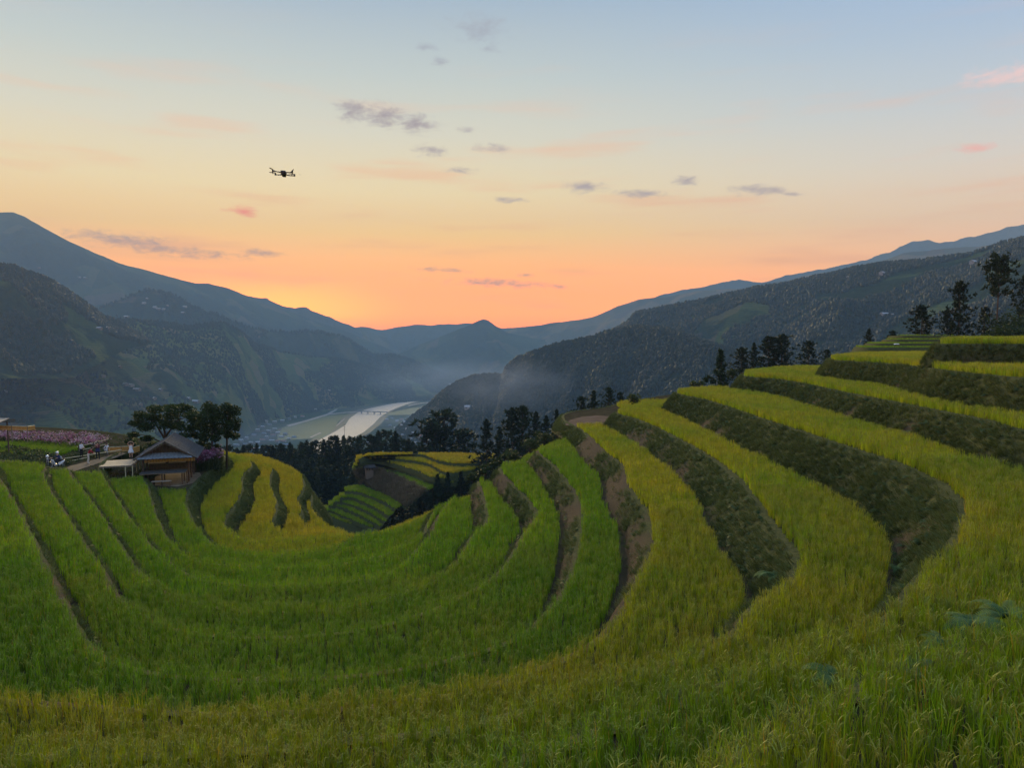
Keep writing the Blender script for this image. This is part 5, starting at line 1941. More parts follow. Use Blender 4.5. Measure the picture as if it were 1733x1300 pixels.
BASE = dict(pelvis=(0, 0, .96), waist=(0, .0, 1.10), chest=(0, -.01, 1.30), neck=(0, 0, 1.47), jaw=(0, .015, 1.54), head=(0, .02, 1.62), crown=(0, .01, 1.70),
            shL=(.17, 0, 1.41), elL=(.24, -.02, 1.14), wrL=(.25, .06, .90), haL=(.25, .09, .82),
            hiL=(.09, 0, .92), knL=(.10, .02, .50), anL=(.10, -.03, .09), toL=(.11, .13, .035))
RAD = dict(pelvis=.145, waist=.125, chest=.15, neck=.055, jaw=.075, head=.095, crown=.05, sh=.065, el=.045, wr=.03, ha=.035, hi=.10, kn=.062, an=.042, to=.035)
FING = [(-.03, .05, -.075, .0085), (-.012, .055, -.105, .009), (.008, .05, -.11, .009), (.026, .04, -.095, .0085), (-.045, .045, -.02, .010)]


def figure(name, label, loc, rz, height, pose, look, extra=None):
    """one continuous skinned body; look(z, kind) gives the material of a face"""
    J = dict(BASE)
    for k in list(BASE):
        if k.endswith('L'):
            x, y, z = BASE[k]
            J[k[:-1] + 'R'] = (-x, y, z)
    J.update(pose)
    E = [('pelvis', 'waist'), ('waist', 'chest'), ('chest', 'neck'), ('neck', 'jaw'), ('jaw', 'head'), ('head', 'crown')]
    for s in 'LR':
        E += [('chest', 'sh' + s), ('sh' + s, 'el' + s), ('el' + s, 'wr' + s), ('wr' + s, 'ha' + s), ('pelvis', 'hi' + s), ('hi' + s, 'kn' + s), ('kn' + s, 'an' + s), ('an' + s, 'to' + s)]
    names = list(J)
    V = [Vector(J[n]) for n in names]
    rad = [RAD.get(n, RAD.get(n[:-1], .05)) for n in names]
    kinds = ['head' if n in ('jaw', 'head', 'crown', 'neck') else 'hand' if n[:2] in ('wr', 'ha') else 'arm' if n[:2] in ('el', 'sh') else 'foot' if n[:2] in ('an', 'to') else 'leg' if n[:2] in ('kn', 'hi') else 'body' for n in names]
    ed = [(names.index(a), names.index(b)) for a, b in E]
    for s, sg in (('L', 1), ('R', -1)):
        h = names.index('ha' + s)
        d = (V[h] - V[names.index('wr' + s)]).normalized()
        side = d.cross(Vector((0, 1, 0)) if abs(d.y) < .8 else Vector((0, 0, 1))).normalized()
        fr = d.cross(side)
        for fx, fy, fz, r in FING:
            a = V[h] + side * fx * .8 + d * (-fz * .45)
            b = V[h] + side * fx * sg + d * (-fz) + fr * .02
            i0 = len(V)
            V += [a, b]
            rad += [r, r * .8]
            kinds += ['hand', 'hand']
            ed += [(h, i0), (i0, i0 + 1)]
    me = bpy.data.meshes.new(name + '_skel')
    me.from_pydata([tuple(v) for v in V], ed, [])
    tmp = bpy.data.objects.new('tmp', me)
    COL.objects.link(tmp)
    sk = tmp.modifiers.new('skin', 'SKIN')
    for i, sv in enumerate(me.skin_vertices[0].data):
        sv.radius = (rad[i], rad[i])
        sv.use_root = (i == 0)
    tmp.modifiers.new('sub', 'SUBSURF').levels = 1
    dg = bpy.context.evaluated_depsgraph_get()
    body = bpy.data.meshes.new_from_object(tmp.evaluated_get(dg))
    bpy.data.objects.remove(tmp)
    mats = [M_skin] + list(CLO.values()) + [M_hair]
    key = {None: 0, **{k: i + 1 for i, k in enumerate(CLO)}, 'hair': len(CLO) + 1}
    body.materials.clear()
    for m_ in mats:
        body.materials.append(m_)
    pv_ = np.array([tuple(v) for v in V])
    for p in body.polygons:
        c = np.array(p.center)
        j = int(np.argmin(np.linalg.norm(pv_ - c, axis=1) / np.maximum(np.array(rad), .03) ** 0.3))
        p.material_index = key[look(kinds[j], c)]
        p.use_smooth = True
    o = link(bpy.data.objects.new(name, body))
    s = height / 1.74
    o.location, o.scale = loc, (s, s, s)
    o.rotation_euler = (0, 0, rz)
    tag(o, label, 'person', 'visitors on the yard by the hut')
    hd = Vector(J['head'])
    MB().ball(hd + Vector((0, -.025, .03)), (.098, .105, .105), 10, 8).build('hair', M_hair, o, True)
    MB().tube([hd + Vector((0, .085, -.01)), hd + Vector((0, .115, -.035))], [.012, .018], 6).build('nose', M_skin, o, True)
    for sx in (-1, 1):
        MB().ball(hd + Vector((sx * .035, .088, .005)), .011, 6, 4).build('eye', M_hair, o, True)
    if extra:
        extra(o, J)
    return o


def lathe(prof, n=18):
    m_ = MB()
    v = [(r * math.cos(2 * math.pi * k / n), r * math.sin(2 * math.pi * k / n) * .85, z) for r, z in prof for k in range(n)]
    f = [(i * n + k, i * n + (k + 1) % n, (i + 1) * n + (k + 1) % n, (i + 1) * n + k) for i in range(len(prof) - 1) for k in range(n)]
    return m_.add(v, f)


def gp(px, py, z=YZ):
    return tuple(at(px, py, z))


figure('person', 'person in white shirt and black trousers seen from the side', gp(138, 776.5), R(-100), 1.74,
       dict(elR=(-.22, .06, 1.14), wrR=(-.12, .24, 1.10), haR=(-.08, .30, 1.10), elL=(.22, .08, 1.14), wrL=(.12, .26, 1.12), haL=(.08, .32, 1.12)),
       lambda k, c: None if k in ('head', 'hand') else 'black' if k in ('leg', 'foot') or c[2] < .98 else 'white')
figure('person', 'person in a red jacket and pale trousers leaning forward', gp(150, 785), R(-70), 1.70,
       dict(chest=(0, .16, 1.26), neck=(0, .27, 1.40), jaw=(0, .32, 1.46), head=(0, .35, 1.54), crown=(0, .35, 1.62), waist=(0, .06, 1.10), shL=(.17, .18, 1.36), shR=(-.17, .18, 1.36),
            elL=(.20, .34, 1.14), wrL=(.12, .52, 1.04), haL=(.10, .60, 1.02), elR=(-.20, .34, 1.14), wrR=(-.12, .52, 1.04), haR=(-.10, .60, 1.02), knL=(.12, .06, .5), knR=(-.12, -.04, .5), anR=(-.14, -.16, .09), toR=(-.15, 0, .035)),
       lambda k, c: None if k in ('head', 'hand') else 'cream' if k in ('leg', 'foot') or c[2] < .97 else 'red')
figure('person', 'person in dark jacket and wide dark trousers facing the camera', gp(166, 777.5), R(175), 1.80,
       dict(elL=(.24, .10, 1.16), wrL=(.10, .24, 1.34), haL=(.06, .27, 1.42), elR=(-.24, .10, 1.16), wrR=(-.10, .24, 1.34), haR=(-.06, .27, 1.42), anL=(.15, -.02, .09), anR=(-.15, -.02, .09), toL=(.17, .13, .035), toR=(-.17, .13, .035), knL=(.13, .02, .5), knR=(-.13, .02, .5)),
       lambda k, c: None if k in ('head', 'hand') else 'black' if k in ('leg', 'foot') else 'navy' if c[2] < 1.1 else 'maroon',
       lambda o, J: lathe([(.17, 1.05), (.21, .85), (.24, .78)]).build('jacket_hem', CLO['navy'], o, True))


def dress(o, J):
    lathe([(.14, 1.30), (.135, 1.12), (.20, .92), (.27, .72), (.26, .71)]).build('dress', CLO['white'], o, True)
    for sx in (-1, 1):
        MB().tube([Vector((sx * .10, -.03, .06)), Vector((sx * .10, -.02, .26))], [.055, .06], 8).build('boot', CLO['black'], o, True)


figure('person', 'person in a short white dress with both arms raised on the deck', gp(222, 778.5, DZ + .03), R(200), 1.74,
       dict(elL=(.27, .06, 1.60), wrL=(.12, .06, 1.78), haL=(.06, .06, 1.80), elR=(-.27, .06, 1.60), wrR=(-.12, .06, 1.78), haR=(-.06, .06, 1.80)),
       lambda k, c: None if k in ('head', 'hand', 'arm', 'foot') or c[2] < .80 else 'white', dress)
figure('person', 'person crouching in white beside the golden railing', gp(182, 767.5), R(160), 1.68,
       dict(pelvis=(0, -.10, .40), waist=(0, -.06, .55), chest=(0, .02, .76), neck=(0, .07, .92), jaw=(0, .10, .99), head=(0, .12, 1.06), crown=(0, .11, 1.14),
            shL=(.17, .03, .86), shR=(-.17, .03, .86), elL=(.2, .2, .66), elR=(-.2, .2, .66), wrL=(.1, .38, .6), wrR=(-.1, .38, .6), haL=(.08, .45, .6), haR=(-.08, .45, .6),
            hiL=(.1, -.1, .38), hiR=(-.1, -.1, .38), knL=(.13, .30, .46), knR=(-.13, .30, .46), anL=(.12, .05, .09), anR=(-.12, .05, .09), toL=(.13, .2, .035), toR=(-.13, .2, .035)),
       lambda k, c: None if k in ('head', 'hand') else 'white')

# ------------------------------------------------------------------ motorbikes
M_tyre = pm('tyre_rubber', (0.015, 0.015, 0.016), (0.03, 0.03, 0.03), 30, 0.8)
M_chrome = pm('bike_metal', (0.35, 0.36, 0.38), (0.5, 0.5, 0.52), 10, 0.3, metal=0.9)
M_bikew = pm('white_bike_plastic', (0.62, 0.65, 0.70), (0.7, 0.72, 0.76), 10, 0.35)
M_biked = pm('dark_bike_plastic', (0.02, 0.025, 0.05), (0.035, 0.04, 0.07), 10, 0.35)
M_helm = pm('white_helmet', (0.8, 0.8, 0.8), (0.75, 0.75, 0.77), 10, 0.25)
M_lens = pm('lamp_lens', (0.6, 0.6, 0.55), (0.7, 0.7, 0.65), 10, 0.1)


def torus(m_, c, R_, r_, n=20, k=8):
    v = [(c[0] + 0 * a, c[1] + (R_ + r_ * math.cos(b)) * math.cos(a), c[2] + (R_ + r_ * math.cos(b)) * math.sin(a)) for a in [2 * math.pi * i / n for i in range(n)] for b in [2 * math.pi * j / k for j in range(k)]]
    v = [(c[0] + r_ * math.sin(2 * math.pi * (i % k) / k) * .9, p[1], p[2]) for i, p in enumerate(v)]
    f = [(i * k + j, i * k + (j + 1) % k, ((i + 1) % n) * k + (j + 1) % k, ((i + 1) % n) * k + j) for i in range(n) for j in range(k)]
    return m_.add(v, f)


def motorbike(loc, rz, label, body):
    e = empty('motorbike', loc, rz, label, 'motorbike', 'motorbikes parked by the scrub')
    for y in (-.62, .62):
        w = torus(MB(), (0, y, .29), .245, .045).build('wheel', M_tyre, e, True)
        rm = MB()
        torus(rm, (0, y, .29), .20, .012, 18, 5)
        for a in range(6):
            rm.tube([(0, y, .29), (0, y + .2 * math.cos(a * 1.047), .29 + .2 * math.sin(a * 1.047))], .01, 4)
        rm.build('rim', M_chrome, w)
    b = MB()
    b.add(*(lambda P: ([(sx * w_, y, z) for y, z, w_ in P for sx in (-1, 1)], [(2 * i, 2 * i + 1, 2 * i + 3, 2 * i + 2) for i in range(len(P) - 1)]))([(.50, .85, .13), (.42, .60, .16), (.22, .36, .16), (-.15, .36, .14), (-.5, .52, .12), (-.78, .70, .08)]))
    b.tube([(0, .5, .88), (0, .28, .42), (0, -.2, .42), (0, -.6, .62), (0, -.82, .74)], [.11, .14, .15, .14, .05], 8)
    b.build('body', body, e, True)
    MB().tube([(0, .08, .74), (0, -.25, .76), (0, -.7, .80)], [.10, .13, .09], 8).build('seat', M_tyre, e, True)
    MB().tube([(-.06, .62, .29), (-.06, .46, .92)], .025, 6).tube([(.06, .62, .29), (.06, .46, .92)], .025, 6).build('fork', M_chrome, e)
    MB().tube([(-.33, .33, 1.02), (-.12, .42, .98), (.12, .42, .98), (.33, .33, 1.02)], .018, 6).build('handlebar', M_tyre, e)
    MB().ball((0, .56, .90), (.085, .06, .085), 10, 8).build('headlight', M_lens, e, True)
    for s in (-1, 1):
        MB().tube([(s * .2, .40, 1.0), (s * .27, .38, 1.16)], .008, 4).ball((s * .28, .38, 1.19), (.05, .015, .035), 8, 6).build('mirror', M_tyre, e)
    MB().tube([(.13, -.1, .28), (.14, -.75, .36)], [.03, .05], 8).build('exhaust', M_chrome, e)
    MB().box((0, -.2, .30), (.24, .34, .22)).build('engine', M_tyre, e)
    return e


b1 = gp(83.5, 791.5, YZ)
b2 = gp(97, 794, YZ)
motorbike(b1, R(200), 'dark motorbike left of the rider with a white helmet on it', M_biked)
motorbike(b2, R(165), 'pale motorbike under the rider in the white helmet', M_bikew)


def helmet(loc, label, rz=0):
    h = MB().ball((0, 0, .12), (.13, .15, .135), 14, 10).build('helmet', M_helm, None, True)
    h.location, h.rotation_euler = loc, (0, 0, rz)
    tag(h, label, 'helmet', 'white motorbike helmets')
    MB().box((0, .14, .10), (.18, .03, .08)).build('visor', M_biked, h)
    return h


helmet(Vector(b1) + Vector((0.03, -.28, .98)), 'white helmet resting on the seat of the dark motorbike')


def rider_pack(o, J):
    MB().ball((0, -.26, .92), (.16, .11, .21), 10, 8).build('backpack', CLO['grey'], o, True)


rd_ = figure('person', 'rider in dark clothes sitting on the pale motorbike', (b2[0], b2[1] + .2, YZ + .02), R(165), 1.72,
             dict(pelvis=(0, -.05, .86), waist=(0, -.03, .98), chest=(0, .03, 1.16), neck=(0, .06, 1.31), jaw=(0, .08, 1.38), head=(0, .10, 1.46), crown=(0, .09, 1.54), shL=(.18, .04, 1.26), shR=(-.18, .04, 1.26),
                  elL=(.28, .22, 1.08), elR=(-.28, .22, 1.08), wrL=(.30, .46, 1.05), wrR=(-.30, .46, 1.05), haL=(.30, .52, 1.04), haR=(-.30, .52, 1.04), hiL=(.11, 0, .84), hiR=(-.11, 0, .84),
                  knL=(.24, .36, .66), knR=(-.24, .36, .66), anL=(.25, .18, .16), anR=(-.25, .18, .16), toL=(.26, .32, .06), toR=(-.26, .32, .06)),
             lambda k, c: None if k in ('head', 'hand') else 'black' if k in ('leg', 'foot') else 'navy', rider_pack)
helmet(Vector((b2[0], b2[1] + .2, YZ + .02)) + Matrix.Rotation(R(165), 3, 'Z') @ Vector((0, .10, 1.37)), 'white helmet worn by the rider on the pale motorbike', R(165))

# white tarp on the far terraces, right
wt = MB()
p0 = atD(1517, 583.5, 100)
v, f = [], []
for i in range(9):
    for j in range(5):
        x, y = i / 8 * .8 - .4, j / 4 * .5 - .25
        v.append((x, y, .28 * (1 - (2 * x) ** 4) * (1 - (3.2 * y) ** 4 * .6) * (0.85 + .15 * math.sin(i * 2.1 + j))))
wo = pydata('white_tarp', v, grid_faces(9, 5), CLO['white'])
wo.location = (p0.x, p0.y, p0.z - .1)
tag(wo, 'small white tarp heap on the far narrow terraces at right', 'tarp')

# ------------------------------------------------------------------ drone
M_drone = pm('drone_shell', (0.035, 0.03, 0.032), (0.05, 0.045, 0.045), 20, 0.5)
M_prop = pm('propeller_plastic', (0.02, 0.02, 0.02), (0.03, 0.03, 0.03), 20, 0.4)
dp = atD(480, 294, 13.2)
dr = empty('drone', dp, R(6), 'small dark quadcopter drone hovering in the sunset sky', 'drone')
dr.rotation_euler = (R(-4), R(2), R(8))
MB().add(*(lambda P: ([(sx * w_ * (1 if k else .72), y, z + (k * 2 - 1) * h_) for y, z, w_, h_ in P for k in (0, 1) for sx in (-1, 1)],
                      [q for i in range(len(P) - 1) for q in ((4 * i, 4 * i + 1, 4 * i + 5, 4 * i + 4), (4 * i + 2, 4 * i + 6, 4 * i + 7, 4 * i + 3), (4 * i, 4 * i + 4, 4 * i + 6, 4 * i + 2), (4 * i + 1, 4 * i + 3, 4 * i + 7, 4 * i + 5))] + [(0, 2, 3, 1), (4 * len(P) - 4, 4 * len(P) - 3, 4 * len(P) - 1, 4 * len(P) - 2)]))(
    [(-.11, 0, .030, .022), (-.09, 0, .040, .034), (.06, .004, .042, .036), (.11, .0, .034, .026), (.125, -.004, .022, .016)])).build('body', M_drone, dr, True)
MB().ball((0, -.10, -.035), (.024, .024, .022), 10, 8).build('gimbal_camera', M_prop, dr, True)
for sx in (-1, 1):
    for y0, y1, z1, lg in ((-.07, -.115, .010, .05), (.07, .14, .026, .0)):
        a = MB().tube([(sx * .035, y0, .005), (sx * .10, (y0 + y1) / 2, .006), (sx * .165, y1, z1 - .008)], [.011, .009, .010], 8).build('arm', M_drone, dr, True)
        MB().tube([(sx * .165, y1, z1 - .018), (sx * .165, y1, z1 + .02)], [.014, .013], 10).build('motor', M_prop, dr, True)
        if lg:
            MB().tube([(sx * .165, y1, z1 - .015), (sx * .160, y1 - .004, z1 - .06)], [.010, .005], 6).build('leg', M_drone, dr, True)
        an = {(-1, -.115): 1.2, (1, -.115): 1.9, (-1, .14): 0.15, (1, .14): 0.0}[(sx, y1)]
        pr = MB()
        for q_ in (0, math.pi):
            c_, s_ = math.cos(an + q_), math.sin(an + q_)
            nn2 = [(0.0, .006), (.03, .011), (.07, .012), (.105, .005)]
            vv_ = [(sx * .165 + c_ * d_ - s_ * w_ * k_, y1 + s_ * d_ + c_ * w_ * k_, z1 + .022 + .003 * k_) for d_, w_ in nn2 for k_ in (-1, 1)]
            vv_ += [(x, y, z - .002) for x, y, z in vv_]
            pr.add(vv_, [(2 * i, 2 * i + 1, 2 * i + 3, 2 * i + 2) for i in range(3)] + [(8 + 2 * i, 8 + 2 * i + 2, 8 + 2 * i + 3, 8 + 2 * i + 1) for i in range(3)])
        pr.build('propeller', M_prop, dr)

# ------------------------------------------------------------------ ferns at the front right
M_fernp = pm('bracken_frond', (0.055, 0.11, 0.040), (0.08, 0.14, 0.05), 9, 0.8)
M_fernp.node_tree.nodes['Principled BSDF'].inputs['Specular IOR Level'].default_value = 0.08


def frond_mesh(name, seed, ln, bend):
    V, Fc = [], []
    frond(V, Fc, (0, 0, 0), 0.0, ln, 1.0, bend, 24, 0.11)
    return mesh_of(name, V, Fc, [M_fernp])


FR = [frond_mesh('frond_%d' % i, i, 0.72 + .1 * i, 1.6 + .25 * i) for i in range(4)]


def fern(px, py, z, n, s, label, seed, dz=0.0):
    rd = random.Random(seed)
    p = at(px, py, z)
    e = empty('fern', (p.x, p.y, p.z + dz), rd.uniform(0, 6), label, 'fern', 'ferns among the foreground rice')
    for i in range(n):
        o = link(bpy.data.objects.new('frond', FR[i % 4]), e)
        o.rotation_euler = (rd.uniform(-.5, .5), rd.uniform(-.25, .45), i * 2.4 + rd.uniform(-.4, .4))
        k = s * rd.uniform(.75, 1.15)
        o.scale = (k, k, k)
    return e


fern(1700, 1078, -3.9, 18, 0.62, 'large blue green fern among the rice at the right edge', 1, .25)
fern(1640, 1092, -3.9, 16, 0.55, 'fern just left of the large one at the right edge', 2, .25)
fern(1590, 1125, -3.9, 10, 0.42, 'small fern below and left of the pair at the right edge', 3, .25)
fern(1405, 1188, -3.9, 9, 0.36, 'small fern with pale fronds in the middle of the foreground rice', 4, .28)
fern(1540, 1178, -3.9, 8, 0.34, 'pale small fern between the foreground rice blades at right', 5, .3)
fern(1310, 960, -7.2, 8, 0.8, 'fern growing on the lower end of the yellow terrace bank', 6, -0.35)
fern(1517, 965, -7.0, 7, 0.7, 'fern in the hollow end of the broad green bank', 7, 0)

# ================================================================== houses, placed where they stand on the hills
bpy.context.view_layer.update()


def bvh_of(objs):
    V, Fc = [], []
    for o in objs:
        off = len(V)
        V += [o.matrix_world @ v.co for v in o.data.vertices]
        Fc += [tuple(i + off for i in p.vertices) for p in o.data.polygons]
    return BVHTree.FromPolygons(V, Fc)


BV = bvh_of([h[0] for h in HILLS] + [fl])
M_wallw = pm('pale_house_wall', (0.20, 0.20, 0.195), (0.30, 0.29, 0.28), 0.3, 0.9)
M_wallb = pm('timber_house_wall', (0.14, 0.11, 0.08), (0.2, 0.15, 0.11), 0.3, 0.9)
M_roofw = pm('pale_sheet_roof', (0.34, 0.37, 0.40), (0.46, 0.48, 0.51), 0.4, 0.55)
M_roofb = pm('blue_sheet_roof', (0.13, 0.18, 0.25), (0.18, 0.24, 0.31), 0.4, 0.6)
M_roofr = pm('tiled_roof', (0.30, 0.13, 0.09), (0.38, 0.18, 0.13), 0.4, 0.8)
M_dark = pm('window_dark', (0.02, 0.022, 0.025), (0.03, 0.03, 0.035), 1, 0.3)


def house(loc, rz, L_, W_, H_, wall, roof, label, group, name='house'):
    e = empty(name, loc, rz, label, 'house', group)
    MB().box((0, 0, H_ / 2 - 1), (L_, W_, H_ + 2)).build('wall', wall, e)
    r_ = W_ * 0.28
    m_ = MB()
    o = 0.5
    for s in (-1, 1):
        v = [(-L_ / 2 - o, 0, H_ + r_), (L_ / 2 + o, 0, H_ + r_), (L_ / 2 + o, s * (W_ / 2 + o), H_ - .2), (-L_ / 2 - o, s * (W_ / 2 + o), H_ - .2)]
        m_.add(v + [(x, y, z + .18) for x, y, z in v], [(0, 1, 2, 3), (4, 7, 6, 5), (2, 6, 7, 3), (0, 3, 7, 4), (1, 5, 6, 2)])
    m_.build('roof', roof, e)
    MB().add([(-L_ / 2, -W_ / 2, H_), (-L_ / 2, W_ / 2, H_), (-L_ / 2, 0, H_ + r_)], [(0, 1, 2)]).add([(L_ / 2, -W_ / 2, H_), (L_ / 2, W_ / 2, H_), (L_ / 2, 0, H_ + r_)], [(0, 1, 2)]).build('gable', wall, e)
    for k in range(3):
        x = -L_ / 2 + L_ * (k + .5) / 3
        MB().box((x, -W_ / 2 - .02, H_ * .5), (L_ * .12, .08, H_ * .42)).build('door' if k == 1 else 'window', M_dark, e)
    return e


def hit(px, py):
    d = ray(px, py).normalized()
    h = BV.ray_cast(Vector((0, 0, 0)), d)
    return h[0]


def ordinal(i):
    return ['first', 'second', 'third', 'fourth', 'fifth', 'sixth', 'seventh', 'eighth', 'ninth', 'tenth', 'eleventh', 'twelfth', 'thirteenth', 'fourteenth', 'fifteenth', 'sixteenth', 'seventeenth', 'eighteenth', 'nineteenth', 'twentieth',
            'twenty first', 'twenty second', 'twenty third', 'twenty fourth', 'twenty fifth', 'twenty sixth', 'twenty seventh', 'twenty eighth', 'twenty ninth', 'thirtieth', 'thirty first', 'thirty second'][i]


LH = sorted([(66, 454, 7), (134, 470, 8), (144, 471, 6), (249, 506, 4), (244, 514, 6), (262, 521, 7), (268, 524, 8), (277, 524, 5), (283, 518, 5), (312, 520, 8), (309, 530, 6), (214, 537, 12), (179, 557, 11), (168, 557.5, 8), (204, 560, 9), (13.6, 583.6, 4), (60, 616, 5), (62, 620, 4),
             (203, 622, 5), (175, 638, 8), (211, 652, 14), (221, 653.5, 11), (231, 661, 13), (260, 676, 9), (272, 661, 7), (330, 681, 16), (318, 676, 8), (236, 686, 9), (9, 665, 7), (23, 649, 6), (557, 662, 4), (545, 672, 3)])
for i, (px, py, wpx) in enumerate(LH):
    h = hit(px, py)
    if h is None:
        continue
    L_ = min(26, max(9, wpx / F * h.y * 1.1))
    house((h.x, h.y, h.z), math.atan2(-h.x, h.y) * -1 + random.uniform(-.25, .25), L_, min(L_ * .6, 10), 3.6, M_wallb if i % 3 else M_wallw, M_roofw, 'pale roofed farmhouse on the left valley side, %s from the left edge' % ordinal(i), 'farmhouses on the left valley side')
RHL = [(1436, 472, 5, 'small pale house on the right hand ridge line'), (1495, 465, 14, 'pale cut and building high on the right hillside'), (1497, 535, 13, 'light walled house with lit looking front low on the right hillside'), (1511, 536, 5, 'small white house right beside the light walled one'),
       (1652, 447, 22, 'long low building on the slope left of the tall bare pine'), (797, 692, 20, 'long white shed roof on the dark spur right of the river'), (762, 651, 12, 'pale building at the far river bend behind the spur'), (533, 694, 5, 'white shed above the valley road')]
for px, py, wpx, lb in RHL:
    h = hit(px, py)
    if h is None:
        continue
    L_ = min(34, max(8, wpx / F * h.y * 1.05))
    house((h.x, h.y, h.z), math.atan2(-h.x, h.y) * -1 + random.uniform(-.15, .15), L_, min(L_ * .5, 10), 4.2, M_wallw, M_roofw, lb, None)
TOWN = [(447, 735, 1), (455, 732, 0), (462, 738, 2), (470, 735, 0), (476, 741, 0), (483, 737, 1), (452, 742, 0), (444, 746, 2), (460, 747, 0), (470, 750, 3), (480, 748, 3), (436, 752, 0), (425, 750, 0), (415, 753, 1), (408, 748, 0), (400, 755, 0), (445, 724, 0), (456, 720, 1), (465, 716, 0), (478, 714, 0), (490, 711, 1), (500, 708, 0), (512, 706, 2),
        (436, 730, 0), (430, 738, 1), (465, 727, 0), (474, 729, 2), (450, 715, 0), (489, 744, 0), (498, 741, 1), (440, 760, 0), (455, 758, 3), (470, 757, 0), (484, 756, 1), (418, 744, 0), (428, 762, 2)]
TOWN2 = [(655, 712, 0), (664, 709, 1), (672, 714, 0), (680, 711, 2), (688, 716, 0), (660, 722, 1), (670, 726, 0), (682, 722, 0), (695, 708, 1), (690, 728, 0), (702, 735, 0), (712, 742, 2), (698, 745, 0), (684, 738, 1), (706, 752, 0)]
for grp, lst, lb in (('town houses left of the river', TOWN, 'small pale building in the hazy valley town left of the river'), ('houses on the right river bank', TOWN2, 'small building in the smoky village right of the river')):
    for px, py, kd in lst:
        h = hit(px, py)
        if h is None:
            continue
        L_ = random.uniform(8, 16)
        house((h.x, h.y, h.z), random.uniform(-.5, .5), L_, random.uniform(6, 9), random.choice((3, 4, 6)), M_wallw, (M_roofw, M_roofb, M_roofr, M_roofr)[kd], lb, grp)
# two small huts on the knoll
for px, py, D, lb in ((625, 795, 187, 'tiny field hut with pale lean roof at the left of the terraced knoll'), (769, 783, 190, 'tiny grey field hut at the right of the terraced knoll')):
    p = atD(px, py, D)
    house((p.x, p.y, p.z - .3), 0.3, 1.9, 1.4, 1.0, M_wallb, M_shingle, lb, None, 'field_hut')
# radio mast by the river
mp = at(583, 745, ZF)
mt = empty('power_pylon', (mp.x * .6, mp.y * .6, float(atD(583, 738, mp.y * .6).z) - 22), 0, 'thin dark mast standing in front of the pale river', 'mast')
MB().tube([(0, 0, 0), (0, 0, 42)], [.55, .25], 6).build('pole', M_wood, mt)
for z in (34, 38, 41):
    MB().box((0, 0, z), (5, .3, .3)).build('crossarm', M_wood, mt)

# far narrow terraces at the right, beyond the second highest rice
FT = [('w', 0.55, 108, 57, 64), ('x', 0.0, 105, 54.5, 64), ('y', -0.55, 102, 50.5, 64), ('z', -1.05, 98.5, 47.2, 62)]
for i, (nm, z, y, x0, x1) in enumerate(FT):
    rim = np.array([(x0 + 2, y + 8), (x0 + .3, y + 2), (x0 + .9, y), (x0 + 5, y - .5), (x1, y - 1.2), (x1 + 10, y - 2)])
    BATTER[nm] = .5
    make_terrace(nm, z, rim, FT[i + 1][1] if i < 3 else z - 3, [(x1 + 10, y + 12), (x0 + 4, y + 12)], objname='far_terrace', wob=.1, step=.5)
rice_field([q[0] for q in FT], RIM, dict(w=.1, x=.1, y=.12, z=.1), [('rice_far', 90, 125, .32)], 125, wedge=.7, pad=0, hs=.35, excl=lambda nm, X, Y: X < 40)

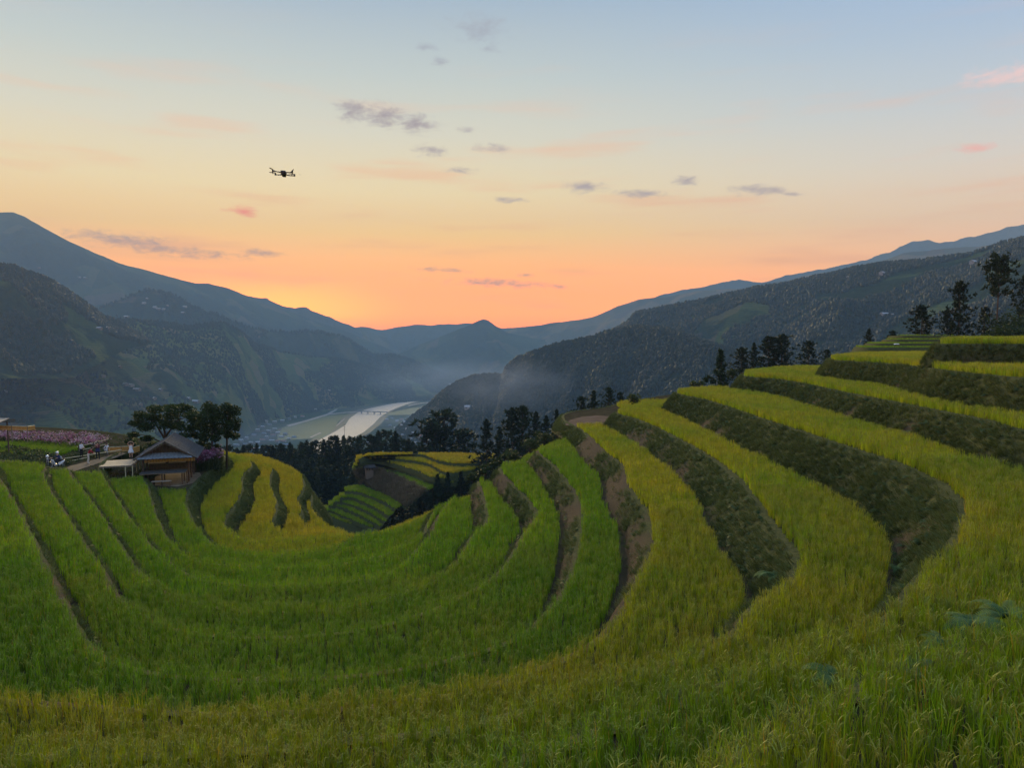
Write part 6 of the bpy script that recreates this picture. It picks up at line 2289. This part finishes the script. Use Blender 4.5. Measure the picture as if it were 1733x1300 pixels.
# smoke and mist lying in the valley
def mist(name, px, py, D, size, dens, label, rz=0):
    p = atD(px, py, D)
    m_ = MB().ball((0, 0, 0), size, 20, 12)
    v = []
    for q in m_.v:
        k_ = 1 + .18 * math.sin(q[0] / size[0] * 5 + q[1] / size[1] * 3) * math.cos(q[2] / size[2] * 2)
        v.append((q[0] * k_, q[1] * k_, q[2] * k_))
    o = pydata(name, v, m_.f, None, None, True)
    o.location = p
    o.rotation_euler = (0, 0, rz)
    mm = bpy.data.materials.new(name + '_air')
    mm.use_nodes = True
    nt = mm.node_tree
    nt.nodes.remove(nt.nodes['Principled BSDF'])
    w_ = nt.nodes.new('ShaderNodeVolumePrincipled')
    w_.inputs['Color'].default_value = (.62, .78, 1.0, 1)
    N_, L_ = nt.nodes, nt.links
    tc = N_.new('ShaderNodeTexCoord')
    sv = N_.new('ShaderNodeVectorMath')
    sv.operation = 'MULTIPLY'
    L_.new(tc.outputs['Object'], sv.inputs[0])
    sv.inputs[1].default_value = tuple(1 / q for q in size)
    ln = N_.new('ShaderNodeVectorMath')
    ln.operation = 'LENGTH'
    L_.new(sv.outputs[0], ln.inputs[0])
    fall = N_.new('ShaderNodeMapRange')
    fall.interpolation_type = 'SMOOTHSTEP'
    fall.inputs[1].default_value, fall.inputs[2].default_value = 0.95, 0.0
    L_.new(ln.outputs['Value'], fall.inputs[0])
    nz = N_.new('ShaderNodeTexNoise')
    nz.inputs['Scale'].default_value = 2.2
    nz.inputs['Detail'].default_value = 3
    L_.new(sv.outputs[0], nz.inputs['Vector'])
    nr = N_.new('ShaderNodeMapRange')
    nr.inputs[1].default_value, nr.inputs[2].default_value = .35, .65
    L_.new(nz.outputs[0], nr.inputs[0])
    ml = N_.new('ShaderNodeMath')
    ml.operation = 'MULTIPLY'
    L_.new(fall.outputs[0], ml.inputs[0])
    L_.new(nr.outputs[0], ml.inputs[1])
    m2 = N_.new('ShaderNodeMath')
    m2.operation = 'MULTIPLY'
    L_.new(ml.outputs[0], m2.inputs[0])
    m2.inputs[1].default_value = dens
    L_.new(m2.outputs[0], w_.inputs['Density'])
    nt.links.new(w_.outputs[0], nt.nodes['Material Output'].inputs['Volume'])
    o.data.materials.append(mm)
    return tag(o, label, kind='stuff')


mist('valley_mist', 690, 705, 2350, (330, 300, 70), .0016, 'bluish mist over the river bend')
mist('valley_mist', 460, 735, 2050, (260, 200, 60), .0018, 'thin smoke over the valley town')
mist('valley_mist', 855, 650, 1180, (150, 110, 62), .0048, 'thin smoke drifting across the dark spur')
mist('valley_mist', 730, 640, 3200, (480, 400, 130), .0016, 'pale mist in the far valley')

# ================================================================== the air
hz = MB().box((0, 3150, 357.5), (16000, 6900, 1435)).build('haze', None)
hm = bpy.data.materials.new('haze_air')
hm.use_nodes = True
hn = hm.node_tree
for n in list(hn.nodes):
    if n.type == 'BSDF_PRINCIPLED':
        hn.nodes.remove(n)
pv = hn.nodes.new('ShaderNodeVolumePrincipled')
pv.inputs['Color'].default_value = (0.33, 0.60, 0.96, 1)
pv.inputs['Density'].default_value = HAZE
pv.inputs['Anisotropy'].default_value = 0.0
hn.links.new(pv.outputs[0], hn.nodes['Material Output'].inputs['Volume'])
hz.data.materials.append(hm)
tag(hz, 'thin blue evening haze filling the valley', kind='stuff')
